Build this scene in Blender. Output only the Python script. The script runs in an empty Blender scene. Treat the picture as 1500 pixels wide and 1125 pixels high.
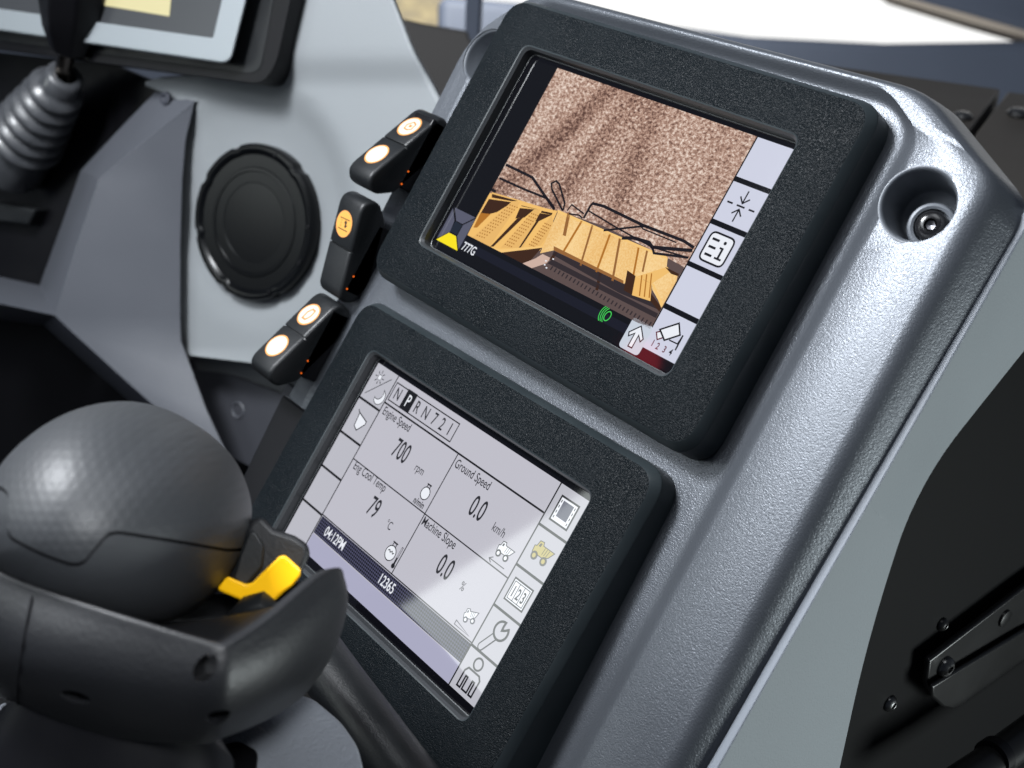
import bpy, bmesh, math, random
from mathutils import Vector, Matrix
random.seed(7)
S = bpy.context.scene
COL = S.collection

# ------------------------------------------------------------------ frames
# console frame: x to the right along the console, y up its face, z out of the upper screen (metres)
TH = math.radians(38.0)
sT, cT = math.sin(TH), math.cos(TH)
MC = Matrix(((1, 0, 0, 0), (0, sT, -cT, 0), (0, cT, sT, 1.0), (0, 0, 0, 1)))
Ru = ((0.6261, 0.4796, -0.6148), (0.3883, -0.8755, -0.2875), (-0.6762, -0.0587, -0.7344))
CAML = Vector((0.4124, -0.0581, 0.4373))
F, CX, CY = 1900.0, 750.0, 562.5

def ray_c(px, py):
    a, b = (px - CX) / F, (py - CY) / F
    return Vector([Ru[0][k] * a + Ru[1][k] * b + Ru[2][k] for k in range(3)])
CAMW = MC @ CAML
def ray_w(px, py): return MC.to_3x3() @ ray_c(px, py)
def hc(px, py, n=0.0):                      # photo measurement -> console frame, on the plane z = n
    d = ray_c(px, py); return CAML + d * ((n - CAML.z) / d.z)
def pt(px, py, z):                          # photo measurement -> world point at a depth of z metres
    return CAMW + ray_w(px, py) * z
ND = Vector((0.291, -0.887, 0.345)).normalized()     # the dash faces the driver's seat
D0 = pt(378, 327, 0.95)
def D(px, py, off=0.0):
    d = ray_w(px, py); o = D0 + ND * off
    return CAMW + d * ((o - CAMW).dot(ND) / d.dot(ND))
def onz(px, py, h):                         # horizontal plane at world height h
    d = ray_w(px, py); return CAMW + d * ((h - CAMW.z) / d.z)

REL = Matrix(((0.9989, -0.0143, -0.0447, -0.0068), (0.0154, 0.9996, 0.0242, -0.1711),
              (0.0443, -0.0248, 0.9987, -0.0079), (0, 0, 0, 1)))
q = REL.to_quaternion(); REL = Matrix.Translation(REL.translation) @ q.to_matrix().to_4x4()
ML = MC @ REL                               # lower display frame
MLi = ML.inverted()
def hl(px, py, n=0.0):
    d = MLi.to_3x3() @ ray_w(px, py); o = MLi @ CAMW
    return o + d * ((n - o.z) / d.z)

# ------------------------------------------------------------------ materials
def srgb(r, g, b):
    f = lambda c: (c / 255 / 12.92) if c / 255 <= .04045 else ((c / 255 + .055) / 1.055) ** 2.4
    return (f(r), f(g), f(b), 1)
MAT = {}
def mat(name, col, rough=.5, metal=0., spec=.5, emit=None, es=1., grain=None, coat=0., var=None, sparkle=None, coatr=.03):
    """grain=(scale, distance, kind)"""
    m = bpy.data.materials.new(name); m.use_nodes = True
    nt = m.node_tree; b = nt.nodes['Principled BSDF']; L = nt.links.new
    b.inputs['Base Color'].default_value = (*col[:3], 1)
    b.inputs['Roughness'].default_value = rough; b.inputs['Metallic'].default_value = metal
    b.inputs['Specular IOR Level'].default_value = spec
    b.inputs['Coat Weight'].default_value = coat; b.inputs['Coat Roughness'].default_value = coatr
    if emit:
        b.inputs['Emission Color'].default_value = (*emit[:3], 1); b.inputs['Emission Strength'].default_value = es
    tc = nt.nodes.new('ShaderNodeTexCoord')
    if grain:
        sc, dist, kind = grain
        if kind == 'pebble':
            t = nt.nodes.new('ShaderNodeTexVoronoi'); t.feature = 'SMOOTH_F1'; t.inputs['Scale'].default_value = sc
            t.inputs['Smoothness'].default_value = .6
            mp = nt.nodes.new('ShaderNodeMapping'); mp.inputs['Scale'].default_value = (1, 1.35, 1)
            n2 = nt.nodes.new('ShaderNodeTexNoise'); n2.inputs['Scale'].default_value = sc * .5; n2.inputs['Detail'].default_value = 2
            ad = nt.nodes.new('ShaderNodeVectorMath'); ad.operation = 'MULTIPLY_ADD'
            ad.inputs[1].default_value = (.0022,) * 3
            L(tc.outputs['Object'], mp.inputs[0]); L(mp.outputs[0], n2.inputs['Vector'])
            L(n2.outputs['Color'], ad.inputs[0]); L(mp.outputs[0], ad.inputs[2]); L(ad.outputs[0], t.inputs['Vector'])
            out = t.outputs['Distance']
        else:
            t = nt.nodes.new('ShaderNodeTexNoise'); t.inputs['Scale'].default_value = sc; t.inputs['Detail'].default_value = 3
            t.inputs['Roughness'].default_value = .65
            L(tc.outputs['Object'], t.inputs['Vector']); out = t.outputs['Fac']
        bp = nt.nodes.new('ShaderNodeBump'); bp.inputs['Distance'].default_value = dist; bp.inputs['Strength'].default_value = 1
        if kind == 'pebble': bp.invert = True
        L(out, bp.inputs['Height']); L(bp.outputs[0], b.inputs['Normal'])
    if var:
        sc, amt = var
        t = nt.nodes.new('ShaderNodeTexNoise'); t.inputs['Scale'].default_value = sc; t.inputs['Detail'].default_value = 5
        L(tc.outputs['Object'], t.inputs['Vector'])
        mr = nt.nodes.new('ShaderNodeMapRange'); mr.inputs['From Min'].default_value = .3; mr.inputs['From Max'].default_value = .7
        mr.inputs['To Min'].default_value = max(.02, rough - amt); mr.inputs['To Max'].default_value = min(1, rough + amt)
        L(t.outputs['Fac'], mr.inputs[0]); L(mr.outputs[0], b.inputs['Roughness'])
        mx = nt.nodes.new('ShaderNodeMapRange'); mx.inputs['From Min'].default_value = .3; mx.inputs['From Max'].default_value = .7
        mx.inputs['To Min'].default_value = 1 - amt; mx.inputs['To Max'].default_value = 1 + amt
        vm = nt.nodes.new('ShaderNodeVectorMath'); vm.operation = 'SCALE'; vm.inputs[0].default_value = col[:3]
        L(t.outputs['Fac'], mx.inputs[0]); L(mx.outputs[0], vm.inputs['Scale']); L(vm.outputs[0], b.inputs['Base Color'])
    MAT[name] = m; return m

HOUS = (.080, .088, .101)
mat('housing_paint', HOUS, .37, spec=.6, metal=.46, grain=(1250, .00010, 'pebble'), var=(9, .05))
mat('housing_recess', (.10, .11, .125), .45, spec=.5, metal=.2)
mat('side_panel', (.245, .270, .285), .62, spec=.3, grain=(900, .00012, 'pebble'), var=(12, .04))
mat('panel_seam', (.19, .21, .24), .5)
mat('bezel', (.0034, .0054, .0070), .44, spec=.13, grain=(1500, .00042, 'pebble'), var=(28, .10))
mat('bezel_side_lit', (.020, .026, .029), .42, spec=.3, grain=(300, .00003, 'noise'), var=(30, .12))  # base raised so the light on the chamfer is in the colour
mat('bezel_lip_lit', (.04, .043, .046), .34, metal=.2, grain=(700, .0001, 'noise'))  # lighter than the bezel: light caught by the inner wall is painted in
mat('glass_black', (.002, .002, .003), .04, spec=.5)
mat('black_plastic', (.008, .009, .010), .42, spec=.35, grain=(900, .00012, 'noise'), var=(30, .1))
mat('black_satin', (.004, .004, .005), .38, spec=.22, var=(20, .08))
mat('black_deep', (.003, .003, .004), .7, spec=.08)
mat('speaker_gloss', (.0022, .0025, .003), .22, spec=.16)
mat('sheet_black', (.003, .003, .0034), .6, spec=.08, grain=(700, .00005, 'noise'))
mat('bracket_black', (.009, .009, .009), .33, spec=.45, var=(18, .04))
mat('bolt_steel', (.10, .10, .10), .28, metal=.9, var=(200, .15))
mat('bolt_black', (.008, .008, .009), .22, spec=.45)
mat('hex_steel', (.12, .12, .13), .35, metal=1.)
mat('dash_grey', (.215, .230, .240), .55, spec=.35, grain=(500, .0001, 'noise'), var=(6, .03))
mat('dash_under_shade', (.035, .037, .045), .6)  # dash grey darkened: shade of the downward fold put into the colour
mat('trim_grey', (.078, .083, .096), .36, spec=.5, grain=(700, .00012, 'noise'), var=(8, .05))
mat('trim_edge', (.03, .033, .045), .5)
mat('monitor_frame', (.24, .265, .28), .38, spec=.5)
mat('monitor_screen', (.03, .032, .035), .35, emit=srgb(48, 50, 54), es=.6)
mat('monitor_glow', (.05, .05, .03), .4, emit=srgb(232, 222, 170), es=.9)
mat('rubber', (.055, .058, .064), .38, spec=.6, var=(80, .15), grain=(300, .0001, 'noise'))
mat('chrome_dark', (.16, .14, .12), .25, metal=1.)
mat('joy_shell', (.026, .028, .031), .55, spec=.3, grain=(420, .00012, 'noise'), var=(25, .08))
mat('joy_tub', (.0075, .008, .0095), .5, spec=.42, grain=(600, .00018, 'noise'), var=(20, .08))
mat('yellow', srgb(236, 178, 10), .42, spec=.4, var=(40, .05))
mat('pod_grey', (.20, .215, .24), .5, grain=(600, .0003, 'pebble'))
mat('led_green', (.01, .05, .03), .3, emit=srgb(60, 150, 100), es=.35)
mat('box_olive', (.033, .029, .025), .6, var=(10, .1))
mat('slate', (.065, .080, .115), .7, var=(5, .06))
mat('backdrop_white', (.0, .0, .0), 1, emit=(1, 1, .985), es=1.05)
mat('window_edge', (.42, .36, .30), .9)
mat('sand', (.36, .30, .18), .9, var=(28, .45))
mat('dark_wall', (.035, .032, .03), .7)
mat('cab_floor', (.012, .012, .014), .8, var=(10, .1))
# palm-rest material: staggered rows of shallow dimples
m = mat('joy_dimple', (.027, .029, .032), .50, spec=.42)
nt = m.node_tree; b = nt.nodes['Principled BSDF']; LK = nt.links.new
tc = nt.nodes.new('ShaderNodeTexCoord'); ds = .0033; ln = []
for off in ((0, 0, 0), (ds / 2, ds * .866, 0)):
    a_ = nt.nodes.new('ShaderNodeVectorMath'); a_.operation = 'ADD'; a_.inputs[1].default_value = off
    w_ = nt.nodes.new('ShaderNodeVectorMath'); w_.operation = 'WRAP'
    w_.inputs[1].default_value = (ds / 2, ds * .866, 1); w_.inputs[2].default_value = (-ds / 2, -ds * .866, -1)
    l_ = nt.nodes.new('ShaderNodeVectorMath'); l_.operation = 'LENGTH'
    LK(tc.outputs['UV'], a_.inputs[0]); LK(a_.outputs[0], w_.inputs[0]); LK(w_.outputs[0], l_.inputs[0]); ln.append(l_)
mn = nt.nodes.new('ShaderNodeMath'); mn.operation = 'MINIMUM'; LK(ln[0].outputs['Value'], mn.inputs[0]); LK(ln[1].outputs['Value'], mn.inputs[1])
r_ = nt.nodes.new('ShaderNodeMapRange'); r_.inputs['From Min'].default_value = ds * .20; r_.inputs['From Max'].default_value = ds * .33
bp = nt.nodes.new('ShaderNodeBump'); bp.inputs['Distance'].default_value = .00005
n1 = nt.nodes.new('ShaderNodeTexNoise'); n1.inputs['Scale'].default_value = 500
bp2 = nt.nodes.new('ShaderNodeBump'); bp2.inputs['Distance'].default_value = .00005
LK(mn.outputs[0], r_.inputs[0]); LK(r_.outputs[0], bp.inputs['Height'])
LK(tc.outputs['Object'], n1.inputs['Vector']); LK(n1.outputs['Fac'], bp2.inputs['Height'])
LK(bp2.outputs[0], bp.inputs['Normal']); LK(bp.outputs[0], b.inputs['Normal'])

def lcd(name, rgb, es=1.0, rough=.05):       # a lit patch of LCD under glass
    return mat(name, (.002, .002, .002), rough, spec=.5, emit=srgb(*rgb), es=es)
lcd('lcd_cell', (206, 209, 226)); lcd('lcd_black', (7, 8, 16)); lcd('lcd_ink', (22, 22, 28)); lcd('lcd_navy', (24, 26, 42))
lcd('lcd_band', (20, 22, 36)); lcd('lcd_pale', (191, 190, 200)); lcd('lcd_cell_low', (187, 187, 196)); lcd('lcd_mauve', (170, 170, 194))
lcd('lcd_line', (20, 20, 24)); lcd('lcd_soft_line', (70, 70, 80)); lcd('lcd_white', (235, 238, 245)); lcd('lcd_text', (38, 38, 44))
lcd('lcd_green', (70, 215, 90)); lcd('lcd_yellow', (250, 228, 30)); lcd('lcd_slate', (88, 90, 108)); lcd('lcd_slate_dark', (30, 38, 52))
lcd('lcd_maroon', (96, 30, 46)); lcd('lcd_button', (200, 208, 220)); lcd('lcd_truck', (190, 178, 110)); lcd('lcd_truck_dark', (90, 88, 84))
lcd('cam_yellow', (232, 182, 106)); lcd('cam_yellow_light', (246, 200, 122)); lcd('cam_yellow_deep', (176, 112, 36)); lcd('cam_brown', (60, 34, 18))
lcd('cam_rail', (24, 20, 28)); lcd('cam_deck', (92, 76, 74)); lcd('cam_deck_dark', (48, 40, 44)); lcd('cam_hole', (170, 112, 44)); lcd('cam_pink', (206, 176, 162))
lcd('cam_shade', (150, 100, 52)); lcd('cam_orange', (240, 190, 110))
def emissive_tex(name, scale, c0, c1, c2, lo=.3, hi=.7, stretch=(1, 1, 1), big=30):
    m = mat(name, (.002, .002, .002), .05, emit=(1, 1, 1), es=1)
    nt = m.node_tree; b = nt.nodes['Principled BSDF']; L = nt.links.new
    tc = nt.nodes.new('ShaderNodeTexCoord'); mp = nt.nodes.new('ShaderNodeMapping'); mp.inputs['Scale'].default_value = stretch
    n = nt.nodes.new('ShaderNodeTexNoise'); n.inputs['Scale'].default_value = scale; n.inputs['Detail'].default_value = 6; n.inputs['Roughness'].default_value = .75
    n2 = nt.nodes.new('ShaderNodeTexNoise'); n2.inputs['Scale'].default_value = big; n2.inputs['Detail'].default_value = 3
    n2m = nt.nodes.new('ShaderNodeMapping'); n2m.inputs['Scale'].default_value = (1, .22, 1); n2m.inputs['Rotation'].default_value = (0, 0, .12)
    ad = nt.nodes.new('ShaderNodeMath'); ad.operation = 'MULTIPLY_ADD'; ad.inputs[1].default_value = .58
    cr = nt.nodes.new('ShaderNodeValToRGB'); e = cr.color_ramp.elements
    e[0].position = lo; e[0].color = c0; e[1].position = hi; e[1].color = c2
    k = cr.color_ramp.elements.new((lo + hi) / 2); k.color = c1
    L(tc.outputs['Object'], mp.inputs[0]); L(mp.outputs[0], n.inputs['Vector'])
    L(tc.outputs['Object'], n2m.inputs[0]); L(n2m.outputs[0], n2.inputs['Vector'])
    sb = nt.nodes.new('ShaderNodeMath'); sb.operation = 'MULTIPLY'; sb.inputs[1].default_value = .52
    L(n.outputs['Fac'], sb.inputs[0]); L(n2.outputs['Fac'], ad.inputs[0]); L(sb.outputs[0], ad.inputs[2])
    L(ad.outputs[0], cr.inputs[0]); L(cr.outputs[0], b.inputs['Emission Color'])
    return m
gm = emissive_tex('cam_gravel', 520, srgb(88, 60, 52), srgb(178, 142, 124), srgb(240, 222, 208), .37, .63, (1, 1.25, 1), 42)
_ad = [n for n in gm.node_tree.nodes if n.type == 'MATH' and n.operation == 'MULTIPLY_ADD'][0]; _ad.inputs[1].default_value = .14
_sb = [n for n in gm.node_tree.nodes if n.type == 'MATH' and n.operation == 'MULTIPLY'][0]; _sb.inputs[1].default_value = .88
nt = gm.node_tree; LK = nt.links.new; tcg = nt.nodes.new('ShaderNodeTexCoord'); sx_ = nt.nodes.new('ShaderNodeSeparateXYZ'); LK(tcg.outputs['Object'], sx_.inputs[0])
ramp = [n for n in nt.nodes if n.type == 'VALTORGB'][0]; src = ramp.inputs[0].links[0].from_socket
nn_ = nt.nodes.new('ShaderNodeTexNoise'); nn_.inputs['Scale'].default_value = 95; nn_.inputs['Detail'].default_value = 4; LK(tcg.outputs['Object'], nn_.inputs['Vector'])
for a0, b0, w0, amt in ((-.052, .55, .012, .085), (-.020, .20, .011, .065), (.014, -.18, .010, .05)):
    mx = nt.nodes.new('ShaderNodeMath'); mx.operation = 'MULTIPLY_ADD'; mx.inputs[1].default_value = -b0; LK(sx_.outputs['Y'], mx.inputs[0]); LK(sx_.outputs['X'], mx.inputs[2])
    wv = nt.nodes.new('ShaderNodeMath'); wv.operation = 'MULTIPLY_ADD'; wv.inputs[1].default_value = .004; LK(nn_.outputs['Fac'], wv.inputs[0]); LK(mx.outputs[0], wv.inputs[2])
    sbn = nt.nodes.new('ShaderNodeMath'); sbn.operation = 'SUBTRACT'; sbn.inputs[1].default_value = a0 + .002; LK(wv.outputs[0], sbn.inputs[0])
    ab = nt.nodes.new('ShaderNodeMath'); ab.operation = 'ABSOLUTE'; LK(sbn.outputs[0], ab.inputs[0])
    mr = nt.nodes.new('ShaderNodeMapRange'); mr.interpolation_type = 'SMOOTHSTEP'; mr.inputs['From Min'].default_value = 0; mr.inputs['From Max'].default_value = w0; mr.inputs['To Min'].default_value = -amt; mr.inputs['To Max'].default_value = 0
    LK(ab.outputs[0], mr.inputs[0]); ad = nt.nodes.new('ShaderNodeMath'); ad.operation = 'ADD'; LK(src, ad.inputs[0]); LK(mr.outputs[0], ad.inputs[1]); src = ad.outputs[0]
LK(src, ramp.inputs[0])
emissive_tex('cam_perforated', 900, srgb(206, 152, 84), srgb(236, 188, 116), srgb(248, 212, 150), .38, .64, (1, 1, 1))
hm = lcd('lcd_hatch', (30, 30, 42)); nt = hm.node_tree; tch = nt.nodes.new('ShaderNodeTexCoord'); ck = nt.nodes.new('ShaderNodeTexChecker'); ck.inputs['Scale'].default_value = 950
rt = nt.nodes.new('ShaderNodeMapping'); rt.inputs['Rotation'].default_value = (0, 0, .785); rt.inputs['Location'].default_value = (0, 0, .0001)
ck.inputs['Color1'].default_value = srgb(14, 14, 24); ck.inputs['Color2'].default_value = srgb(74, 74, 100)
nt.links.new(tch.outputs['Object'], rt.inputs[0]); nt.links.new(rt.outputs[0], ck.inputs['Vector']); nt.links.new(ck.outputs['Color'], nt.nodes['Principled BSDF'].inputs['Emission Color'])
mat('lit_rim', (.1, .05, .02), .4, emit=srgb(255, 176, 92), es=1.15)
mat('lit_core', (.1, .1, .1), .4, emit=srgb(255, 232, 214), es=1.15)
mat('lit_amber', (.1, .05, .02), .4, emit=srgb(255, 190, 84), es=1.05)
mat('lit_icon', (.1, .05, .02), .4, emit=srgb(232, 138, 30), es=1.0)
mat('icon_dark', (.02, .01, .005), .5)
mat('glow_orange', (.1, .02, .0), .4, emit=(1, .16, .01), es=1.0)

# ------------------------------------------------------------------ object helpers
def tag(o, label=None, cat=None, group=None, kind=None):
    if label: o['label'] = label
    if cat: o['category'] = cat
    if group: o['group'] = group
    if kind: o['kind'] = kind
    return o
def thing(name, label, cat, M=None, group=None):
    o = bpy.data.objects.new(name, None); COL.objects.link(o)
    o.empty_display_size = .02
    o.matrix_world = M if M else Matrix.Identity(4)
    tag(o, label, cat, group); o['_m'] = 0; del o['_m']
    ROOTM[o.name] = (M.copy() if M else Matrix.Identity(4))
    return o
ROOTM = {}
def rootm(o):
    while o.parent: o = o.parent
    return ROOTM.get(o.name, Matrix.Identity(4))
class B:
    """collects faces; everything in one B becomes ONE mesh object"""
    def __init__(s): s.v = []; s.f = []; s.m = []
    def add(s, vs, fs, mi=0):
        o = len(s.v); s.v += [Vector(v) for v in vs]; s.f += [tuple(i + o for i in f) for f in fs]; s.m += [mi] * len(fs); return s
    def loft(s, loops, cap0=False, cap1=False, closed=True, mi=0, caps_mi=None):
        n = len(loops[0]); vs = [p for l in loops for p in l]; fs = []
        for i in range(len(loops) - 1):
            for j in range(n if closed else n - 1):
                a, b_ = i * n + j, i * n + (j + 1) % n
                fs.append((a, b_, b_ + n, a + n))
        if cap0: fs.append(tuple(range(n - 1, -1, -1)))
        if cap1: fs.append(tuple(range((len(loops) - 1) * n, len(loops) * n)))
        return s.add(vs, fs, mi)
    def prism(s, poly, off, mi=0):
        off = Vector(off)
        return s.loft([[Vector(p) + off for p in poly], [Vector(p) for p in poly]], True, True, mi=mi)
    def box(s, c, d, mi=0):
        c = Vector(c); x, y, z = [k / 2 for k in d]
        return s.prism([c + Vector(p) for p in ((-x, -y, z), (x, -y, z), (x, y, z), (-x, y, z))], (0, 0, -2 * z), mi)
    def lathe(s, prof, seg=48, M=None, mi=0, cap0=False, cap1=False, rad=None):
        M = M or Matrix.Identity(4); loops = []
        for r, z in prof:
            loops.append([M @ Vector(((r * (rad(2 * math.pi * k / seg, z) if rad else 1)) * math.cos(2 * math.pi * k / seg),
                          (r * (rad(2 * math.pi * k / seg, z) if rad else 1)) * math.sin(2 * math.pi * k / seg), z)) for k in range(seg)])
        return s.loft(loops, cap0, cap1, mi=mi)
    def tube(s, pts, r, seg=16, mi=0, cap=True):
        pts = [Vector(p) for p in pts]; loops = []; up = None
        for i, p in enumerate(pts):
            t = (pts[min(i + 1, len(pts) - 1)] - pts[max(i - 1, 0)]).normalized()
            if up is None: up = t.orthogonal().normalized()
            up = (up - t * up.dot(t)).normalized(); w = t.cross(up)
            rr = r[i] if isinstance(r, (list, tuple)) else r
            loops.append([p + (up * math.cos(2 * math.pi * k / seg) + w * math.sin(2 * math.pi * k / seg)) * rr for k in range(seg)])
        return s.loft(loops, cap, cap, mi=mi)
    def build(s, name, mats, parent=None, world=False, smooth=30, bevel=0, bseg=3, subsurf=0, label=None, M=None, uv=None):
        me = bpy.data.meshes.new(name)
        vs = s.v
        if world and parent is not None:
            inv = rootm(parent).inverted(); vs = [inv @ v for v in vs]
        elif world and M is not None:
            inv = M.inverted(); vs = [inv @ v for v in vs]
        me.from_pydata([tuple(v) for v in vs], [], s.f); me.update()
        if isinstance(mats, str): mats = [mats]
        for k in mats: me.materials.append(MAT[k])
        for p, i in zip(me.polygons, s.m): p.material_index = i
        bm = bmesh.new(); bm.from_mesh(me)
        if not getattr(s, 'flat', False): bmesh.ops.recalc_face_normals(bm, faces=bm.faces)
        bm.to_mesh(me); bm.free()
        if smooth:
            for p in me.polygons: p.use_smooth = True
            me.set_sharp_from_angle(angle=math.radians(smooth))
        if uv:
            l = me.uv_layers.new(name='UVMap')
            for lp in me.loops: l.data[lp.index].uv = uv(me.vertices[lp.vertex_index].co)
        o = bpy.data.objects.new(name, me); COL.objects.link(o)
        if parent is not None: o.parent = parent
        elif M is not None: o.matrix_world = M; ROOTM[o.name] = M.copy()
        if subsurf:
            d = o.modifiers.new('s', 'SUBSURF'); d.levels = subsurf; d.render_levels = subsurf
        if bevel:
            d = o.modifiers.new('b', 'BEVEL'); d.width = bevel; d.segments = bseg; d.limit_method = 'ANGLE'; d.angle_limit = math.radians(35)
            d.harden_normals = False
        if label: o['label'] = label
        return o
def rpoly(pts, r, k=6):
    """rounded polygon in 2D; r one radius or per corner; same count for same k"""
    out = []; n = len(pts)
    for i, p in enumerate(pts):
        p = Vector(p).to_2d() if len(p) > 2 else Vector(p); a = Vector(pts[i - 1][:2]) - p; c = Vector(pts[(i + 1) % n][:2]) - p
        rr = r[i] if isinstance(r, (list, tuple)) else r
        d = min(rr, a.length * .49, c.length * .49)
        p0 = p + a.normalized() * d; p1 = p + c.normalized() * d
        for t in range(k + 1):
            t /= k; out.append(p0 * (1 - t) ** 2 + p * 2 * t * (1 - t) + p1 * t * t)
    return out
def z3(l, z): return [Vector((p[0], p[1], z)) for p in l]
def rect(x0, x1, y0, y1): return [(x0, y0), (x1, y0), (x1, y1), (x0, y1)]

# ================================================================== CONSOLE HOUSING
mm = .001
hous = thing('console_housing', 'grey grained console tower carrying the two dark-framed displays', 'console', MC)
def fieldn(y):                                # the face falls away a little behind the lower display
    return -.0105 if y > -.088 else -.0105 + (y + .088) * .055
def hloop(x0, x1, y1, cx, cy, cl, n, y0=-.272, r=.012):
    # x0 left, x1 right, y1 top; right top corner cut cx by cy, left top corner cut cl
    pts = [(x0, y0), (x1, y0), (x1, y1 - cy), (x1 - cx, y1), (x0 + cl, y1 - .004), (x0, y1 - cl * 1.15)]
    out = rpoly(pts, [.004, .004, r, r, r * 1.4, r * 1.4], 5)
    # extra rows down the long sides keep the grid even
    def nn(p):
        t = max(0, min(1, (-.085 - p.x) / .045)); t = t * t * (3 - 2 * t)
        return n * (1 - t) + min(n, -.0086) * t + (fieldn(p.y) + .0105) * (1 if n > -.03 else .3)
    return [Vector((p.x, p.y, nn(p))) for p in out]
Lps = [
    hloop(-.1525, .1660, .0930, .046, .030, .034, -.190, r=.012),
    hloop(-.1525, .1660, .0930, .046, .030, .034, -.0300, r=.012),
    hloop(-.1525, .1795, .0950, .056, .030, .034, -.0245, r=.012),
    hloop(-.1520, .1787, .0948, .0557, .0298, .0338, -.0228, r=.012),
    hloop(-.1500, .1765, .0938, .053, .0285, .033, -.0168, r=.012),
    hloop(-.1480, .1735, .0928, .051, .0270, .032, -.0105, r=.012),
    hloop(-.1466, .1720, .0920, .050, .0262, .0315, -.0076, r=.012),
    hloop(-.1452, .1702, .0911, .049, .0253, .031, -.0056, r=.012),
    hloop(-.1435, .1680, .0902, .047, .0245, .030, -.0044, r=.012),
    hloop(-.1415, .1655, .0895, .045, .023, .029, -.0038, r=.012),
    hloop(-.1390, .1500, .0888, .036, .0195, .0275, -.0035, r=.010),
    hloop(-.1370, .1345, .0878, .026, .0155, .0265, -.0038, r=.010),
    hloop(-.1358, .1318, .0868, .022, .0135, .026, -.0047, r=.009),
    hloop(-.1350, .1296, .0858, .019, .012, .0255, -.0060, r=.009),
    hloop(-.1342, .1276, .0848, .0165, .0108, .025, -.0073, r=.009),
    hloop(-.1330, .1256, .0838, .014, .0095, .0245, -.0083, r=.008),
    hloop(-.1320, .1235, .0828, .012, .0082, .024, -.0088, r=.008),
    hloop(-.1300, .1200, .0810, .008, .006, .023, -.0090, r=.008),
]
hb = B()
def dens(l):                                   # split long segments so the surface follows fieldn
    out = []
    for i, p in enumerate(l):
        out.append(p); w = l[(i + 1) % len(l)]
        n = 8 if i % 6 == 5 else 0
        for k in range(1, n): out.append(p.lerp(w, k / n))
    return out
Lps = [dens(l) for l in Lps]
hb.loft(Lps)
il = Lps[-1]
# inner field: strips between left and right
c = sum(il, Vector()) / len(il)
hb.add(il, [tuple(range(len(il)))])
hobj = hb.build('face_shell', ['housing_paint', 'housing_recess'], hous, smooth=40)

# recess holes cut by boolean, with tapered recess cups as parts
def cut(o, cutters):
    for cobj in cutters:
        md = o.modifiers.new('cut', 'BOOLEAN'); md.operation = 'DIFFERENCE'; md.object = cobj; md.solver = 'EXACT'
    dg = bpy.context.view_layer.update() or bpy.context.evaluated_depsgraph_get(); me = bpy.data.meshes.new_from_object(o.evaluated_get(dg))
    o.modifiers.clear(); o.data = me
    for cobj in cutters: bpy.data.objects.remove(cobj)
    for p in o.data.polygons: p.use_smooth = True
    o.data.set_sharp_from_angle(angle=math.radians(40))
def cyl_cutter(c, ax, r, l):
    M = MC @ Matrix.Translation(c) @ Vector(ax).to_track_quat('Z', 'Y').to_matrix().to_4x4()
    b = B().lathe([(r, -l), (r, l)], 64, None, cap0=True, cap1=True).build('cutter', 'housing_paint', M=M)
    return b
AX = Vector((.16, -.05, 1)).normalized()      # recess axis
HR = Vector((.1475, .0475, -.0038)); HLc = Vector((-.1295, .0475, -.0098))
RH, RHL = .0150, .0150
bpy.context.view_layer.update()
cut(hobj, [cyl_cutter(HR, AX, RH, .02), cyl_cutter(HLc, (0, 0, 1), RHL, .02)])
def frameM(c, ax): return Matrix.Translation(c) @ Vector(ax).to_track_quat('Z', 'Y').to_matrix().to_4x4()
cup = B().lathe([(RH + .0007, .0006), (RH + .0001, .0007), (RH - .0006, .0002), (RH - .0012, -.0012), (RH - .0026, -.018), (RH - .004, -.0195), (.0001, -.0200)], 64, frameM(HR, AX)).build('bolt_recess', 'housing_recess', hous, smooth=50)
B().lathe([(RHL + .0007, .0004), (RHL, .0005), (RHL - .0006, .0000), (RHL - .0010, -.0012), (RHL - .002, -.018), (RHL - .004, -.0195), (.0001, -.0200)], 64, frameM(HLc, (0, 0, 1))).build('bolt_recess', 'housing_recess', hous, smooth=50)
# collar and button-head bolt standing low right in the recess
bc = hc(1364, 331, -.012)
Mb = frameM(Vector((bc.x, bc.y, -.0125)), Vector((.30, -.08, 1)))
B().lathe([(.0105, -.010), (.0098, -.002), (.0090, -.0002), (.0080, .0002), (.0070, -.0002), (.0068, -.003), (.0001, -.003)], 48, Mb).build('bolt_collar', 'housing_recess', hous)
bolt = B().lathe([(.0062, -.004), (.0062, .0004), (.0058, .0016), (.0048, .0027), (.0036, .0033), (.0026, .0034), (.0024, .0030), (.0022, .0012), (.0001, .0008)], 40, Mb).build('bolt', 'bolt_black', hous)
B().lathe([(.0021, .0013), (.0019, .0024), (.0001, .0018)], 6, Mb).build('hex_socket', 'hex_steel', bolt)

# side panel (light), seam strip and dark gasket on the right flank
def un(v, n, u): return Vector((u, v, n))
RC = [tuple(p) for p in rpoly([(.070, -.0935), (-.046, -.0535), (-.112, -.0850), (-.275, -.1970)], [.001, .030, .045, .001], 10)]
RC = RC[10:-10]
SB = [(.084, -.0700), (.080, -.0840)] + RC
SA = [(.066, -.0250), (.066, -.0250)] + [(min(v, .064), -.0236) for v, n in RC]
def shr(p, q, d): 
    p, q = Vector(p), Vector(q); return p + (q - p).normalized() * d
spl = []
for (v0, n0), (v1, n1) in zip(SA, SB):
    m_ = shr((v1, n1), (v0, n0), .0012)
    spl.append([un(v0, n0, .1760), un(v0, n0, .1800), un(m_.x, m_.y, .1800), un(v1, n1, .1792), un(v1, n1, .1760)])
sp = B(); sp.loft(spl, True, True)
sp.build('side_panel', 'side_panel', hous, smooth=35)
SE = [(.066, -.0226), (-.275, -.0226), (-.275, -.0240), (.066, -.0240)]
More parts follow.
